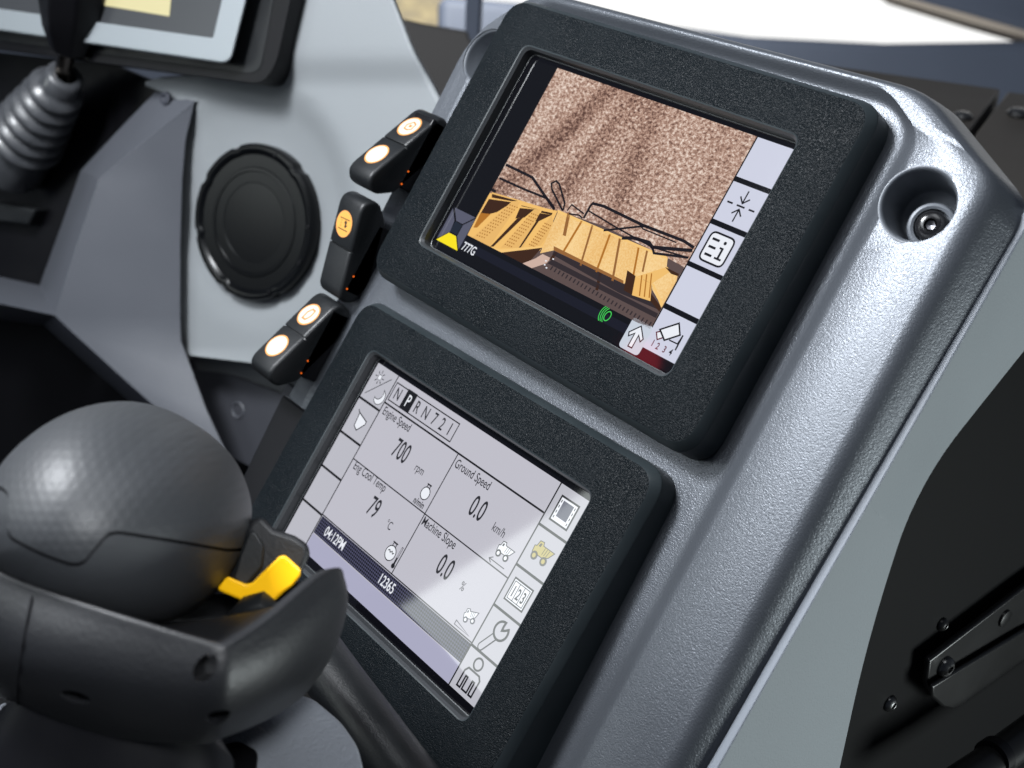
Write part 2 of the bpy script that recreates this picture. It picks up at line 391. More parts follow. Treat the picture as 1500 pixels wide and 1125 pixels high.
B().prism([un(v, n, .1808) for v, n in SE], (-.004, 0, 0)).build('panel_seam', 'panel_seam', hous, bevel=.0005)
GK = RC[::-1]
gk = B(); 
outer = [un(v, n - .0055, .1745) for v, n in GK]; inner = [un(v, n + .004, .1745) for v, n in GK]
gk.loft([inner, outer, [p + Vector((-.006, 0, 0)) for p in outer], [p + Vector((-.006, 0, 0)) for p in inner]], closed=False)
gk.build('edge_gasket', 'trim_edge', hous, smooth=40)
# the black sheet metal flank behind the console
sheet = thing('black_side_sheet', 'black sheet metal flank to the right of the console, with screws and a bracket', 'metal panel', MC)
PL = [(-.62, -.05), (-.62, -.75), (.16, -.75), (.16, -.16), (.085, -.085), (.05, -.05)]
B().prism([un(v, n, .1700) for v, n in PL], (-.004, 0, 0)).build('sheet', 'sheet_black', sheet, bevel=.001)
def hu(px, py, u):
    d = ray_c(px, py); return CAML + d * ((u - CAML.x) / d.x)
def screw(px, py, r, u=.1702, torx=True, mats=('bolt_steel', 'bolt_black')):
    c = hu(px, py, u); Mx = frameM(Vector((u, c.y, c.z)), Vector((1, 0, 0)))
    s = B().lathe([(r * 1.0, -.001), (r, .0006), (r * .92, .0014), (r * .7, .0024), (r * .45, .0028), (r * .36, .0027), (r * .32, .0012), (.0001, .001)], 32, Mx)
    o = s.build('screw', mats[0], sheet)
    B().lathe([(r * .30, .0013), (.0001, .0014)], 6, Mx).build('screw_recess', mats[1], o)
screw(1303, 1030, .0042)
screw(1379, 914, .0034, mats=('bracket_black', 'bolt_black'))
# bracket: folded bar
def hb_(px, py, du=.008): return hu(px, py, .1702 + du)
br = B()
fp = [hb_(1362, 968), hb_(1500, 862), hb_(1560, 818), hb_(1560, 905), hb_(1500, 950), hb_(1366, 1022), hb_(1358, 1000)]
br.prism(fp, (-.0035, 0, 0))
lip = [(1366, 1006), (1366, 1022), (1382, 1036), (1395, 1040), (1405, 1036), (1500, 968), (1580, 915), (1580, 885), (1500, 925), (1400, 985)]
br.prism([hb_(x, y, .012) for x, y in lip], (-.0025, 0, 0))
brk = br.build('bracket', 'bracket_black', sheet, bevel=.0012, smooth=40)
c1 = hb_(1384, 976, .0085); Mx = frameM(c1, Vector((1, 0, 0)))
B().lathe([(.0052, -.001), (.0052, .001), (.0045, .0024), (.003, .0034), (.0019, .0034), (.0017, .0015), (.0001, .001)], 32, Mx).build('bracket_bolt', 'bolt_steel', brk)
c1 = hb_(1472, 906, .0085)
B().lathe([(.0048, -.001), (.0046, .0008), (.003, .0012), (.0001, .0012)], 32, frameM(c1, Vector((1, 0, 0)))).build('bracket_plug', 'bracket_black', brk)
rod = thing('black_tube', 'glossy black tube crossing the bottom right corner below the bracket', 'tube', Matrix.Translation(hu(1460, 1100, .2)))
rod_pts = [hu(1380, 1165, .205), hu(1450, 1118, .205), hu(1520, 1066, .205), hu(1620, 990, .205)]
B().tube([MC @ p for p in rod_pts], .0088, 28).build('tube', 'bracket_black', rod, world=True, smooth=60)
B().tube([MC @ hu(1452, 1112, .205), MC @ hu(1462, 1105, .205)], .0094, 28).build('clamp_ring', 'black_satin', rod, world=True)

# ================================================================== DISPLAYS
def bezel_loops(x0, x1, y0, y1, ox0, ox1, oy0, oy1, back):
    L = []
    def R(e, n, r=.0115): return z3(rpoly(rect(x0 - e, x1 + e, y0 - e, y1 + e), r, 7), n)
    def O(e, n, r=.0045): return z3(rpoly(rect(ox0 - e, ox1 + e, oy0 - e, oy1 + e), r, 7), n)
    return [R(.0020, back, .0135), R(.0020, .0006, .0135), R(.0020, .0012, .0135), R(.0018, .0016, .0133), R(-.0004, .0052, .0120), R(-.0009, .0057, .0115), R(-.0016, .0060, .0110),
            O(.0016, .0060, .0058), O(.0010, .0057, .005), O(.0, .0042, .0048), O(-.0003, -.0002, .0045), O(-.0012, -.0006, .004)]
BX = (-.1135, .1150, -.0795, .0765); OX = (-.0872, .0885, -.0560, .0545)
def make_display(root, back):
    b = B(); L = bezel_loops(*BX, *OX, back)
    b.loft(L[:6], mi=1); b.loft(L[5:8], mi=0); b.loft(L[7:9], mi=1); b.loft(L[8:], mi=2)
    b.build('bezel', ['bezel', 'bezel_side_lit', 'bezel_lip_lit'], root, smooth=28)
    g = B(); g.flat = True
    g.add(z3(rpoly(rect(OX[0] - .002, OX[1] + .002, OX[2] - .002, OX[3] + .002), .004, 5), -.0004), [tuple(range(24))])
    return g.build('screen_glass', 'glass_black', root, smooth=0)
up = thing('camera_display', 'upper display in black pebbled frame showing the rear camera view and 777G', 'display', MC, None)
lo = thing('gauge_display', 'lower display in black pebbled frame showing engine speed, ground speed and other gauges', 'display', ML, None)
gup = make_display(up, -.0125); glo = make_display(lo, -.022)

LAY = .00004
class Flat:
    """flat artwork on a screen: photo measurements mapped onto the screen's own plane"""
    def __init__(s, H): s.H = H; s.b = B(); s.b.flat = True; s.mats = []; s.k = 0; s.layer = 1
    def mi(s, m):
        if m not in s.mats: s.mats.append(m)
        return s.mats.index(m)
    def P(s, p, loc): return Vector((p[0], p[1], 0)) if loc else s.H(p[0], p[1])
    def z(s, lay): return -.0003 + LAY * lay
    def poly(s, pts, m, lay=2, loc=False):
        q_ = [s.P(p, loc) for p in pts]; a = sum(q_[i].x * q_[(i + 1) % len(q_)].y - q_[(i + 1) % len(q_)].x * q_[i].y for i in range(len(q_)))
        if a < 0: q_.reverse()
        s.b.add([(p.x, p.y, s.z(lay)) for p in q_], [tuple(range(len(q_)))], s.mi(m))
    def line(s, pts, m, w, lay=3, loc=False, closed=False):
        q_ = [s.P(p, loc) for p in pts]; n = len(q_)
        L_, R_ = [], []
        for i in range(n):
            a = q_[i - 1] if (i > 0 or closed) else None; c_ = q_[(i + 1) % n] if (i < n - 1 or closed) else None
            d1 = (q_[i] - a).to_2d().normalized() if a is not None else None; d2 = (c_ - q_[i]).to_2d().normalized() if c_ is not None else None
            if d1 is None: d1 = d2
            if d2 is None: d2 = d1
            t = (d1 + d2); t = t.normalized() if t.length > 1e-6 else d1
            nn = Vector((-t.y, t.x)); k = w / 2 / max(.5, nn.dot(Vector((-d1.y, d1.x))))
            L_.append(q_[i].to_2d() + nn * k); R_.append(q_[i].to_2d() - nn * k)
        vs = [(p.x, p.y, s.z(lay)) for p in R_] + [(p.x, p.y, s.z(lay)) for p in L_]
        fs = [(i, (i + 1) % n, (i + 1) % n + n, i + n) for i in range(n if closed else n - 1)]
        s.b.add(vs, fs, s.mi(m))
    def ell(s, c, rx, ry, m, lay=3, seg=24, loc=False, ring=0, a0=0, a1=360, rot=0):
        c = s.P(c, loc); ca, sa = math.cos(math.radians(rot)), math.sin(math.radians(rot)); pts = []
        full = a1 - a0 >= 360; n = seg if full else seg + 1
        for k in range(n):
            a = math.radians(a0 + (a1 - a0) * k / seg); x, y = rx * math.cos(a), ry * math.sin(a)
            pts.append((c.x + x * ca - y * sa, c.y + x * sa + y * ca))
        if ring: s.line(pts, m, ring, lay, True, full)
        else: s.poly(pts, m, lay, True)
    def text(s, txt, at_px, h, m, lay=4, sx=.8, align='LEFT', rot=0, loc=False, bold=0, shear=0):
        """h = capital height in metres; at = baseline start"""
        cu = bpy.data.curves.new('t', 'FONT'); cu.body = txt; cu.size = 1; cu.align_x = align; cu.offset = bold; cu.shear = shear
        o = bpy.data.objects.new('t', cu); COL.objects.link(o)
        dg = bpy.context.evaluated_depsgraph_get(); dg.update()
        me = bpy.data.meshes.new_from_object(o.evaluated_get(dg))
        k = h / .73; p0 = s.P(at_px, loc); ca, sa = math.cos(math.radians(rot)), math.sin(math.radians(rot))
        vs = []
        for v in me.vertices:
            x, y = v.co.x * k * sx, v.co.y * k
            vs.append((p0.x + x * ca - y * sa, p0.y + x * sa + y * ca, s.z(lay)))
        fs = []
        for p in me.polygons:
            f_ = tuple(p.vertices)
            if p.normal.z < 0: f_ = f_[::-1]
            fs.append(f_)
        s.b.add(vs, fs, s.mi(m))
        bpy.data.objects.remove(o); bpy.data.curves.remove(cu); bpy.data.meshes.remove(me)
    def done(s, name, parent, label=None):
        return s.b.build(name, s.mats, parent, smooth=0, label=label)

# ---------------- upper screen
W2, H2 = .085, .051
lcdU = Flat(hc); lcdU.poly(rect(-W2 - .0004, W2 + .0004, -H2 - .0035, H2 + .0004), 'lcd_black', 1, True)
lcdU.poly(rect(-W2, .0645, -.0487, -.0445), 'lcd_band', 1.5, True)
scr = lcdU.done('lcd_panel', up)
def hp(x, y): return hc(x, y)
# soft keys: five cells down the right side
KX0, KX1 = .0655, .0853
tops = [.0512, .0302, .0098, -.0105, -.0312]; bots = [.0325, .0122, -.0083, -.0288, -.0500]
def key(idx, label):
    f_ = Flat(hc); f_.poly(rect(KX0, KX1, bots[idx], tops[idx]), 'lcd_cell', 2, True); return f_, label
f_, _ = key(0, 0); f_.done('soft_key', scr, 'blank grey soft key at the top right of the camera screen')
f_, _ = key(1, 0)
for pts in (((1096, 284), (1087, 309)), ((1079, 301), (1087, 309), (1096, 298)), ((1078, 319), (1071, 329)), ((1078, 311), (1078, 323))): pass
yc = .0212; xc = .0754
f_.line([(xc, yc + .0072), (xc, yc + .0016)], 'lcd_ink', .0007, 3, True)
f_.line([(xc - .0026, yc + .0040), (xc, yc + .0014), (xc + .0026, yc + .0040)], 'lcd_ink', .0007, 3, True)
f_.line([(xc, yc - .0072), (xc, yc - .0016)], 'lcd_ink', .0007, 3, True)
f_.line([(xc - .0026, yc - .0040), (xc, yc - .0014), (xc + .0026, yc - .0040)], 'lcd_ink', .0007, 3, True)
for a_, b_ in ((-.0076, -.0045), (-.0022, .0022), (.0045, .0076)): f_.line([(xc + a_, yc), (xc + b_, yc)], 'lcd_ink', .0008, 3, True)
f_.done('soft_key', scr, 'soft key with two arrows meeting at a dashed line')
f_, _ = key(2, 0); yc = .0008
rr = rpoly(rect(xc - .0066, xc + .0066, yc - .0066, yc + .0066), .0028, 5)
f_.poly(rr, 'lcd_white', 3, True); f_.line(rr, 'lcd_ink', .0009, 4, True, True)
for dy in (.0036, 0, -.0036): f_.line([(xc - .0048, yc + dy), (xc - .0008, yc + dy)], 'lcd_ink', .0011, 4, True)
f_.line([(xc + .0026, yc + .0012), (xc + .0026, yc - .0036)], 'lcd_ink', .0011, 4, True)
f_.line([(xc + .0008, yc - .0037), (xc + .0046, yc - .0037)], 'lcd_ink', .0009, 5, True)
f_.line([(xc + .0010, yc + .0010), (xc + .0031, yc + .0010)], 'lcd_ink', .0009, 5, True)
f_.ell((xc + .0024, yc + .0036), .0008, .0008, 'lcd_ink', 4, 12, True)
f_.done('soft_key', scr, 'soft key with a list and letter i icon')
f_, _ = key(3, 0); f_.done('soft_key', scr, 'blank grey soft key above the camera key')
f_, _ = key(4, 0)
def z3p(x, y): return (860 + x / 7.5, 420 + y / 7.5)
body = [z3p(800, 470), z3p(1010, 402), z3p(1020, 532), z3p(848, 588)]
f_.poly([z3p(760, 500), z3p(800, 490), z3p(828, 560), z3p(768, 580)], 'lcd_white', 3); f_.line([z3p(800, 490), z3p(760, 500), z3p(768, 580), z3p(828, 560)], 'lcd_maroon', .0006, 4)
f_.poly(body, 'lcd_white', 5); f_.line(body, 'lcd_ink', .0008, 6, closed=True)
f_.line([z3p(900, 585), z3p(990, 628), z3p(1052, 534)], 'lcd_ink', .0006, 4); f_.line([z3p(1052, 534), z3p(966, 698)], 'lcd_ink', .0008, 4)
for ch, x, y in (('1', 690, 640), ('2', 742, 676), ('3', 816, 712), ('4', 884, 742)):
    f_.text(ch, z3p(x, y), .0030, 'lcd_ink' if ch == '4' else 'lcd_maroon', 4, .8, bold=.02)
f_.done('soft_key', scr, 'soft key with a surveillance camera icon above 1 2 3 4')
# camera picture
f_ = Flat(hc)
def z5(x, y): return (600 + x / 2.25, 60 + y / 2.25)
PX0, PX1, PY0, PY1 = -.0652, .0648, -.0418, .0513
f_.poly(rect(PX0, PX1, PY0, PY1), 'cam_gravel', 2, True)
def clip(poly):                               # clip the picture's shapes to the picture's rectangle
    for ax, v, sg in ((0, PX0, 1), (0, PX1, -1), (1, PY0, 1), (1, PY1, -1)):
        out = []
        for i in range(len(poly)):
            a, c_ = poly[i], poly[(i + 1) % len(poly)]; ia, ic = (a[ax] - v) * sg >= 0, (c_[ax] - v) * sg >= 0
            if ia: out.append(a)
            if ia != ic:
                t = (v - a[ax]) / (c_[ax] - a[ax]); out.append((a[0] + (c_[0] - a[0]) * t, a[1] + (c_[1] - a[1]) * t))
        poly = out
        if not poly: break
    return poly
def pp(pts, m, lay, zf=z5):
    l = [hc(*zf(x, y)) for x, y in pts]; l = clip([(p.x, p.y) for p in l])
    if len(l) > 2: f_.poly(l, m, lay, True)
pp([(245, 500), (370, 540), (490, 560), (640, 610), (850, 715), (930, 760), (850, 900), (800, 960), (160, 650)], 'cam_deck', 3)
pp([(262, 500), (384, 536), (487, 560), (430, 690), (290, 690), (190, 640)], 'cam_orange', 4)
z2 = lambda x, y: (600 + x / 7.5, 280 + y / 7.5)
# yellow perforated steps with their shadows
pp([(905, 12), (1230, 105), (1450, 175), (1600, 220), (1500, 620), (1000, 670), (630, 490), (770, 240), (870, 60)], 'cam_orange', 4, z2)
pp([(905, 30), (1190, 108), (1120, 110), (900, 70)], 'cam_brown', 5, z2)
pp([(1225, 155), (1430, 205), (1370, 195), (1230, 165)], 'cam_brown', 5, z2)
pp([(1450, 215), (1570, 240), (1560, 262), (1440, 235)], 'cam_brown', 5, z2)
pp([(870, 85), (1130, 122), (960, 230), (880, 250), (780, 240)], 'cam_brown', 5, z2)
pp([(1210, 185), (1370, 200), (1260, 290), (1160, 300)], 'cam_brown', 5, z2)
pp([(1430, 240), (1560, 262), (1420, 330), (1380, 330)], 'cam_brown', 5, z2)
pp([(780, 235), (890, 250), (740, 400), (700, 400)], 'cam_yellow_deep', 5, z2)
pp([(1120, 115), (1215, 120), (880, 610), (690, 510)], 'cam_yellow', 6, z2)
pp([(1180, 300), (1250, 290), (920, 610), (885, 610)], 'cam_brown', 6, z2)
pp([(1370, 205), (1440, 195), (1240, 640), (1000, 620)], 'cam_yellow', 6, z2)
pp([(1390, 330), (1420, 330), (1220, 620), (1200, 620)], 'cam_brown', 6.5, z2)
pp([(1560, 262), (1590, 400), (1420, 620), (1300, 620)], 'cam_yellow', 6, z2)
for (a0, b0, a1, b1, n_, w_) in ((1120, 140, 730, 500, 13, 80), (1355, 230, 1040, 600, 12, 70), (1500, 340, 1310, 600, 9, 60)):
    for i in range(n_):
        t = (i + .5) / n_
        for j in range(4):
            x = a0 + (a1 - a0) * t + w_ * (j / 3) * .95; y = b0 + (b1 - b0) * t + 26 * j / 3
            pp([(x - 6, y - 9), (x + 7, y - 5), (x + 4, y + 7), (x - 9, y + 4)], 'cam_hole', 7, z2)
pp([(880, 610), (1000, 640), (1480, 600), (1420, 625), (1010, 675)], 'cam_yellow_light', 7, z2)
pp([(1010, 676), (1450, 622), (1330, 760), (1230, 795)], 'cam_brown', 6, z2)
pp([(1380, 740), (1460, 690), (1600, 760), (1330, 850), (1240, 795)], 'cam_pink', 6, z2)
# the central yellow wall of the deck
pp([(490, 560), (560, 590), (850, 718), (845, 770), (705, 800), (475, 690), (430, 700)], 'cam_perforated', 7)
for a_, b_, c2, d2 in ((565, 592, 500, 700), (658, 635, 612, 760), (752, 680, 735, 770)):
    pp([(a_, b_), (a_ + 6, b_ + 3), (c2 + 6, d2 + 3), (c2, d2)], 'cam_yellow_deep', 8)
pp([(488, 556), (850, 712), (851, 720), (488, 566)], 'cam_yellow_light', 8)
for x, y, x2, y2 in ((480, 695, 460, 720), (625, 760, 612, 820)): pp([(x, y), (x + 9, y + 3), (x2 + 9, y2 + 3), (x2, y2)], 'cam_brown', 8)
pp([(476, 692), (705, 800), (712, 806), (828, 880), (830, 890), (690, 830), (470, 704)], 'cam_deck_dark', 8)
pp([(440, 745), (470, 712), (820, 905), (806, 945)], 'cam_deck', 7.5)
pp([(455, 733), (470, 720), (822, 900), (815, 915)], 'cam_deck_dark', 8)
for t in range(28):
    x = 470 + t * 12.5; y = 742 + t * 7.05; pp([(x, y), (x + 4, y + 2), (x - 4, y + 14), (x - 8, y + 12)], 'cam_deck_dark', 8.5)
for x, y in ((448, 722), (444, 735), (450, 745), (472, 716)): pp([(x, y), (x + 5, y + 2), (x + 3, y + 6), (x - 2, y + 4)], 'lcd_white', 9)
for (x, y, x2, y2, w_) in ((520, 566, 505, 640, 10), (600, 606, 560, 740, 6), (690, 650, 665, 790, 7), (780, 690, 765, 760, 6)):
    pp([(x, y), (x + w_, y + w_ * .4), (x2 + w_, y2 + w_ * .4), (x2, y2)], 'cam_shade', 8)
pp([(475, 676), (705, 790), (705, 800), (475, 690)], 'cam_shade', 8.2)
# right box
pp([(718, 756), (745, 775), (735, 838), (706, 822)], 'cam_brown', 9)
pp([(745, 775), (798, 800), (795, 858), (733, 838)], 'cam_orange', 9)
pp([(750, 776), (850, 745), (860, 760), (798, 800)], 'cam_orange', 9.2)
pp([(846, 748), (885, 768), (878, 800), (832, 876), (800, 820), (798, 800)], 'cam_perforated', 9)
pp([(842, 745), (888, 768), (886, 776), (862, 768)], 'cam_brown', 10)
pp([(796, 832), (832, 880), (826, 896), (794, 858)], 'cam_brown', 10)
pp([(798, 800), (806, 802), (838, 870), (830, 880)], 'cam_yellow_light', 10)
for k in range(3): pp([(764 + k * 16, 772 - k * 3), (768 + k * 16, 773 - k * 3), (760 + k * 16, 842 + k * 3), (756 + k * 16, 840 + k * 3)], 'cam_yellow_deep', 10)
def rl(pts, w, zf=z5):
    l = [hc(*zf(x, y)) for x, y in pts]
    f_.line([(max(PX0 + .0004, min(PX1 - .0004, p.x)), max(PY0, min(PY1, p.y))) for p in l], 'cam_rail', w * 1.25, 11, True)
rl([(318, 408), (405, 450), (470, 545), (478, 556)], .0011); rl([(296, 452), (375, 488), (455, 520), (478, 552)], .0009)
rl([(505, 560), (470, 490), (468, 470), (484, 462), (494, 472), (512, 535), (506, 560)], .0008)
rl([(574, 585), (596, 545), (604, 536), (640, 545), (770, 608), (905, 660), (938, 682)], .0011)
rl([(590, 560), (690, 620), (800, 680), (935, 722)], .0006); rl([(640, 625), (760, 612), (790, 612)], .0008)
rl([(700, 650), (740, 650), (790, 665), (800, 680), (915, 690), (935, 692)], .0013); rl([(800, 680), (806, 700), (920, 715)], .0009)
rl([(520, 560), (535, 540), (575, 570)], .0006); rl([(525, 570), (560, 575), (570, 585)], .0006); rl([(270, 490), (285, 497)], .0012)
rl([(760, 608), (770, 620), (880, 665)], .0005)
f_.done('camera_picture', scr, 'rear camera picture of pinkish gravel above the yellow truck deck')
# vehicle diagram, text, small icons
f_ = Flat(hc)
f_.poly([z2(495, 178), z2(722, 290), z2(580, 360), z2(510, 325)], 'lcd_slate', 3)
f_.poly([z2(476, 184), z2(490, 325), z2(440, 445), z2(300, 512)], 'lcd_slate', 3)
f_.poly([z2(500, 330), z2(578, 372), z2(515, 480), z2(440, 440)], 'lcd_slate_dark', 3)
f_.poly([z2(585, 372), z2(722, 304), z2(535, 640), z2(520, 490)], 'lcd_slate', 3)
f_.poly([z2(432, 455), z2(508, 495), z2(524, 655), z2(290, 530)], 'lcd_yellow', 4)
f_.done('vehicle_diagram', scr, 'small truck view diagram with its lower quarter yellow')
f_ = Flat(hc); f_.text('777G', z2(560, 636), .0046, 'lcd_white', 4, .74, bold=.012); f_.done('model_text', scr)
f_ = Flat(hc)
c_ = z3p(222, 322)
f_.ell(c_, .0016, .0023, 'lcd_green', 3, 24, False, .00045, rot=-12)
for dx in (.0030, .0041, .0052):
    q_ = hc(*c_); f_.ell((q_.x - dx + .003, q_.y), .0026, .0034 + dx * .1, 'lcd_green', 3, 12, True, .00038, 115, 245)
f_.done('lamp_symbol', scr, 'green headlamp symbol')
f_ = Flat(hc); q_ = hc(*z3p(532, 545)); bx = rpoly(rect(q_.x - .0062, q_.x + .0062, q_.y - .0072, q_.y + .0072), .0022, 5)
f_.poly(bx, 'lcd_button', 3, True)
ar = [(-.0012, -.0052), (.0012, -.0052), (.0012, .0010), (.0036, -.0012), (.0044, .0004), (0, .0050), (-.0044, .0004), (-.0036, -.0012), (-.0012, .0010)]
ar = [(q_.x + a_ * 1.0, q_.y + b_) for a_, b_ in ar]
f_.poly([ar[i] for i in (0, 1, 2, 8)], 'lcd_white', 4, True); f_.poly([ar[i] for i in (2, 3, 4, 5)], 'lcd_white', 4, True); f_.poly([ar[i] for i in (8, 2, 5)], 'lcd_white', 4, True); f_.poly([ar[i] for i in (5, 6, 7, 8)], 'lcd_white', 4, True)
f_.line(ar, 'lcd_ink', .0006, 5, True, True)
f_.done('arrow_button', scr, 'rounded grey button with an upward arrow')

# ---------------- lower screen
fL = Flat(hl); fL.poly(rect(-W2, W2, -H2, H2), 'lcd_pale', 1.5, True)
scl = fL.done('lcd_panel', lo)
a4 = lambda x, y: (400 + x / 3, 500 + y / 3)
b2 = lambda x, y: (500 + x / 3, 750 + y / 3)
LW = .00075
def HX(f, p): return f.H(*p)
xr = .0652; xl = -.0655
# key columns
kys = [H2 - i * .0204 for i in range(6)]
f_ = Flat(hl)
def kcell(x0, x1, i, m='lcd_cell_low'):
    g = Flat(hl); g.poly(rect(x0, x1, kys[i + 1] + .0006 * (i < 4), kys[i] - .0006 * (i > 0)), m, 2.5, True); return g
f_.poly(rect(xr, W2, -H2, H2), 'lcd_line', 2, True); f_.done('key_divider', scl)
f_ = Flat(hl); f_.poly(rect(-W2, xl, -H2, H2), 'lcd_line', 2, True); f_.done('key_divider', scl)
Lx = (-W2, xl - .0004); Rx = (xr + .0008, W2)
g = kcell(*Lx, 0); cx0 = (Lx[0] + Lx[1]) / 2; cy0 = (kys[0] + kys[1]) / 2
g.ell((cx0 - .0028, cy0 + .0042), .0014, .0014, 'lcd_white', 3, 16, True); g.ell((cx0 - .0028, cy0 + .0042), .0015, .0015, 'lcd_ink', 4, 16, True, .0003)
for k in range(8):
    a = k * math.pi / 4; g.line([(cx0 - .0028 + .0022 * math.cos(a), cy0 + .0042 + .0022 * math.sin(a)), (cx0 - .0028 + .0038 * math.cos(a), cy0 + .0042 + .0038 * math.sin(a))], 'lcd_ink', .0005, 4, True)
g.line([(cx0 - .0075, cy0 - .0070), (cx0 + .0065, cy0 + .0068)], 'lcd_ink', .00045, 4, True)
mo = [(cx0 + .0045 + .0042 * math.cos(math.radians(t)), cy0 - .0042 + .0042 * math.sin(math.radians(t))) for t in range(75, -136, -15)]
mi_ = [(cx0 + .0028 + .0036 * math.cos(math.radians(t)), cy0 - .0024 + .0036 * math.sin(math.radians(t))) for t in range(-120, 50, 15)]
g.poly(mo + mi_, 'lcd_white', 3, True); g.line(mo + mi_, 'lcd_ink', .0004, 4, True, True)
g.done('soft_key', scl, 'soft key with sun and moon')
g = kcell(*Lx, 1); cy0 = (kys[1] + kys[2]) / 2
bk = [(cx0 - .0052, cy0 + .0048), (cx0 - .0032, cy0 + .0036), (cx0 + .0050, cy0 + .0016), (cx0 + .0050, cy0 - .0002), (cx0 + .0010, cy0 - .0050), (cx0 - .0022, cy0 - .0036)]
g.poly(bk[1:], 'lcd_white', 3, True); g.line(bk[1:], 'lcd_ink', .0006, 4, True, True); g.line(bk[:2], 'lcd_ink', .0006, 4, True)
g.done('soft_key', scl, 'soft key with a tipping bucket icon')
for i in (2, 3, 4): kcell(*Lx, i).done('soft_key', scl)
cxr = (Rx[0] + Rx[1]) / 2
g = kcell(*Rx, 0, 'lcd_cell_low'); cy0 = (kys[0] + kys[1]) / 2
g.poly(rect(cxr - .0062, cxr + .0062, cy0 - .0062, cy0 + .0062), 'lcd_ink', 3, True); g.poly(rect(cxr - .0053, cxr + .0053, cy0 - .0053, cy0 + .0053), 'lcd_white', 4, True)
g.poly(rect(cxr - .0034, cxr + .0034, cy0 - .0032, cy0 + .0044), 'lcd_slate', 5, True)
for k in range(4):
    for sx_ in (-.0044, .0044): g.line([(cxr + sx_, cy0 - .0045 + k * .0025), (cxr + sx_, cy0 - .0032 + k * .0025)], 'lcd_ink', .0005, 5, True)
g.done('soft_key', scl, 'soft key with a framed screen icon')
def truck(g, cx, cy, s, ink, fill, lay=3, rot=0, bodym=None, lw=.0004):
    ca, sa = math.cos(math.radians(rot)), math.sin(math.radians(rot))
    T = lambda x, y: (cx + (x * ca - y * sa) * s, cy + (x * sa + y * ca) * s)
    bd = [T(-.9, -.25), T(-.95, .25), T(-.75, .32), T(-.65, .75), T(-.25, .8), T(-.15, .55), T(1.1, .55), T(.75, .0), T(.2, -.25)]
    for idx in ((0, 1, 2, 8), (2, 3, 4, 5), (2, 5, 7, 8), (5, 6, 7)): g.poly([bd[i] for i in idx], bodym or fill, lay, True)
    g.line(bd, ink, lw, lay + 1, True, True)
    for k in range(3): g.line([T(.1 + .25 * k, .5), T(.05 + .22 * k, -.05)], ink, lw * .7, lay + 1, True)
    g.poly([T(-.6, .35), T(-.52, .62), T(-.35, .62), T(-.38, .35)], ink, lay + 1, True)
    for x in (-.55, .5):
        g.ell(T(x, -.4), .34 * s, .34 * s, ink, lay + 2, 20, True); g.ell(T(x, -.4), .18 * s, .18 * s, fill, lay + 3, 16, True)
g = kcell(*Rx, 1); truck(g, cxr, (kys[1] + kys[2]) / 2, .0060, 'lcd_truck_dark', 'lcd_truck', rot=0); g.done('soft_key', scl, 'soft key with a yellow dump truck icon')
g = kcell(*Rx, 2); cy0 = (kys[2] + kys[3]) / 2
g.poly(rect(cxr - .0066, cxr + .0066, cy0 - .0056, cy0 + .0056), 'lcd_ink', 3, True); g.poly(rect(cxr - .0058, cxr + .0058, cy0 - .0048, cy0 + .0048), 'lcd_white', 4, True)
g.line(rect(cxr - .0051, cxr + .0051, cy0 - .0041, cy0 + .0041), 'lcd_ink', .0004, 5, True, True)
for k in (-.0017, .0017): g.line([(cxr + k, cy0 - .0041), (cxr + k, cy0 + .0041)], 'lcd_ink', .0004, 5, True)
for i, ch in enumerate('123'): g.text(ch, (cxr - .0034 + i * .0034, cy0 - .0026), .0052, 'lcd_ink', 6, .62, 'CENTER', loc=True, bold=.02)
g.done('soft_key', scl, 'soft key with a 123 counter icon')
g = kcell(*Rx, 3); g.mi('lcd_white')
def capsule(g, p, q, r, m1, m2, lw):
    p, q = Vector(p), Vector(q); d = (q - p).normalized(); a = math.atan2(d.y, d.x)
    pts = [(q.x + r * math.cos(a + t), q.y + r * math.sin(a + t)) for t in [(-.5 + k / 8) * math.pi for k in range(9)]] + [(p.x + r * math.cos(a + t), p.y + r * math.sin(a + t)) for t in [(.5 + k / 8) * math.pi for k in range(9)]]
    g.line(pts, m2, lw, 4, True, True); g.poly(pts, m1, 5, True)
w1, w2 = hl(*b2(612, 590)), hl(*b2(690, 535)); capsule(g, (w1.x, w1.y), (w2.x, w2.y), .0014, 'lcd_cell_low', 'lcd_ink', .0012)
wc = hl(*b2(702, 524)); th = math.atan2(wc.y - w1.y, wc.x - w1.x)
jaw = [(wc.x + .0042 * math.cos(th + t), wc.y + .0042 * math.sin(th + t)) for t in [.45 + k * (2 * math.pi - .9) / 22 for k in range(23)]]
jaw += [(wc.x + .0022 * math.cos(th - .5), wc.y + .0022 * math.sin(th - .5)), (wc.x + .0004 * math.cos(th), wc.y + .0004 * math.sin(th)), (wc.x + .0022 * math.cos(th + .5), wc.y + .0022 * math.sin(th + .5))]
g.line(jaw, 'lcd_ink', .0011, 6, True, True); g.poly(jaw, 'lcd_cell_low', 5.5, True)
g.done('soft_key', scl, 'soft key with a wrench icon')
g = kcell(*Rx, 4); cy0 = (kys[4] + kys[5]) / 2
g.ell((cxr - .0005, cy0 + .0054), .0026, .0026, 'lcd_cell_low', 4, 20, True); g.ell((cxr - .0005, cy0 + .0054), .0027, .0027, 'lcd_ink', 5, 20, True, .0009)
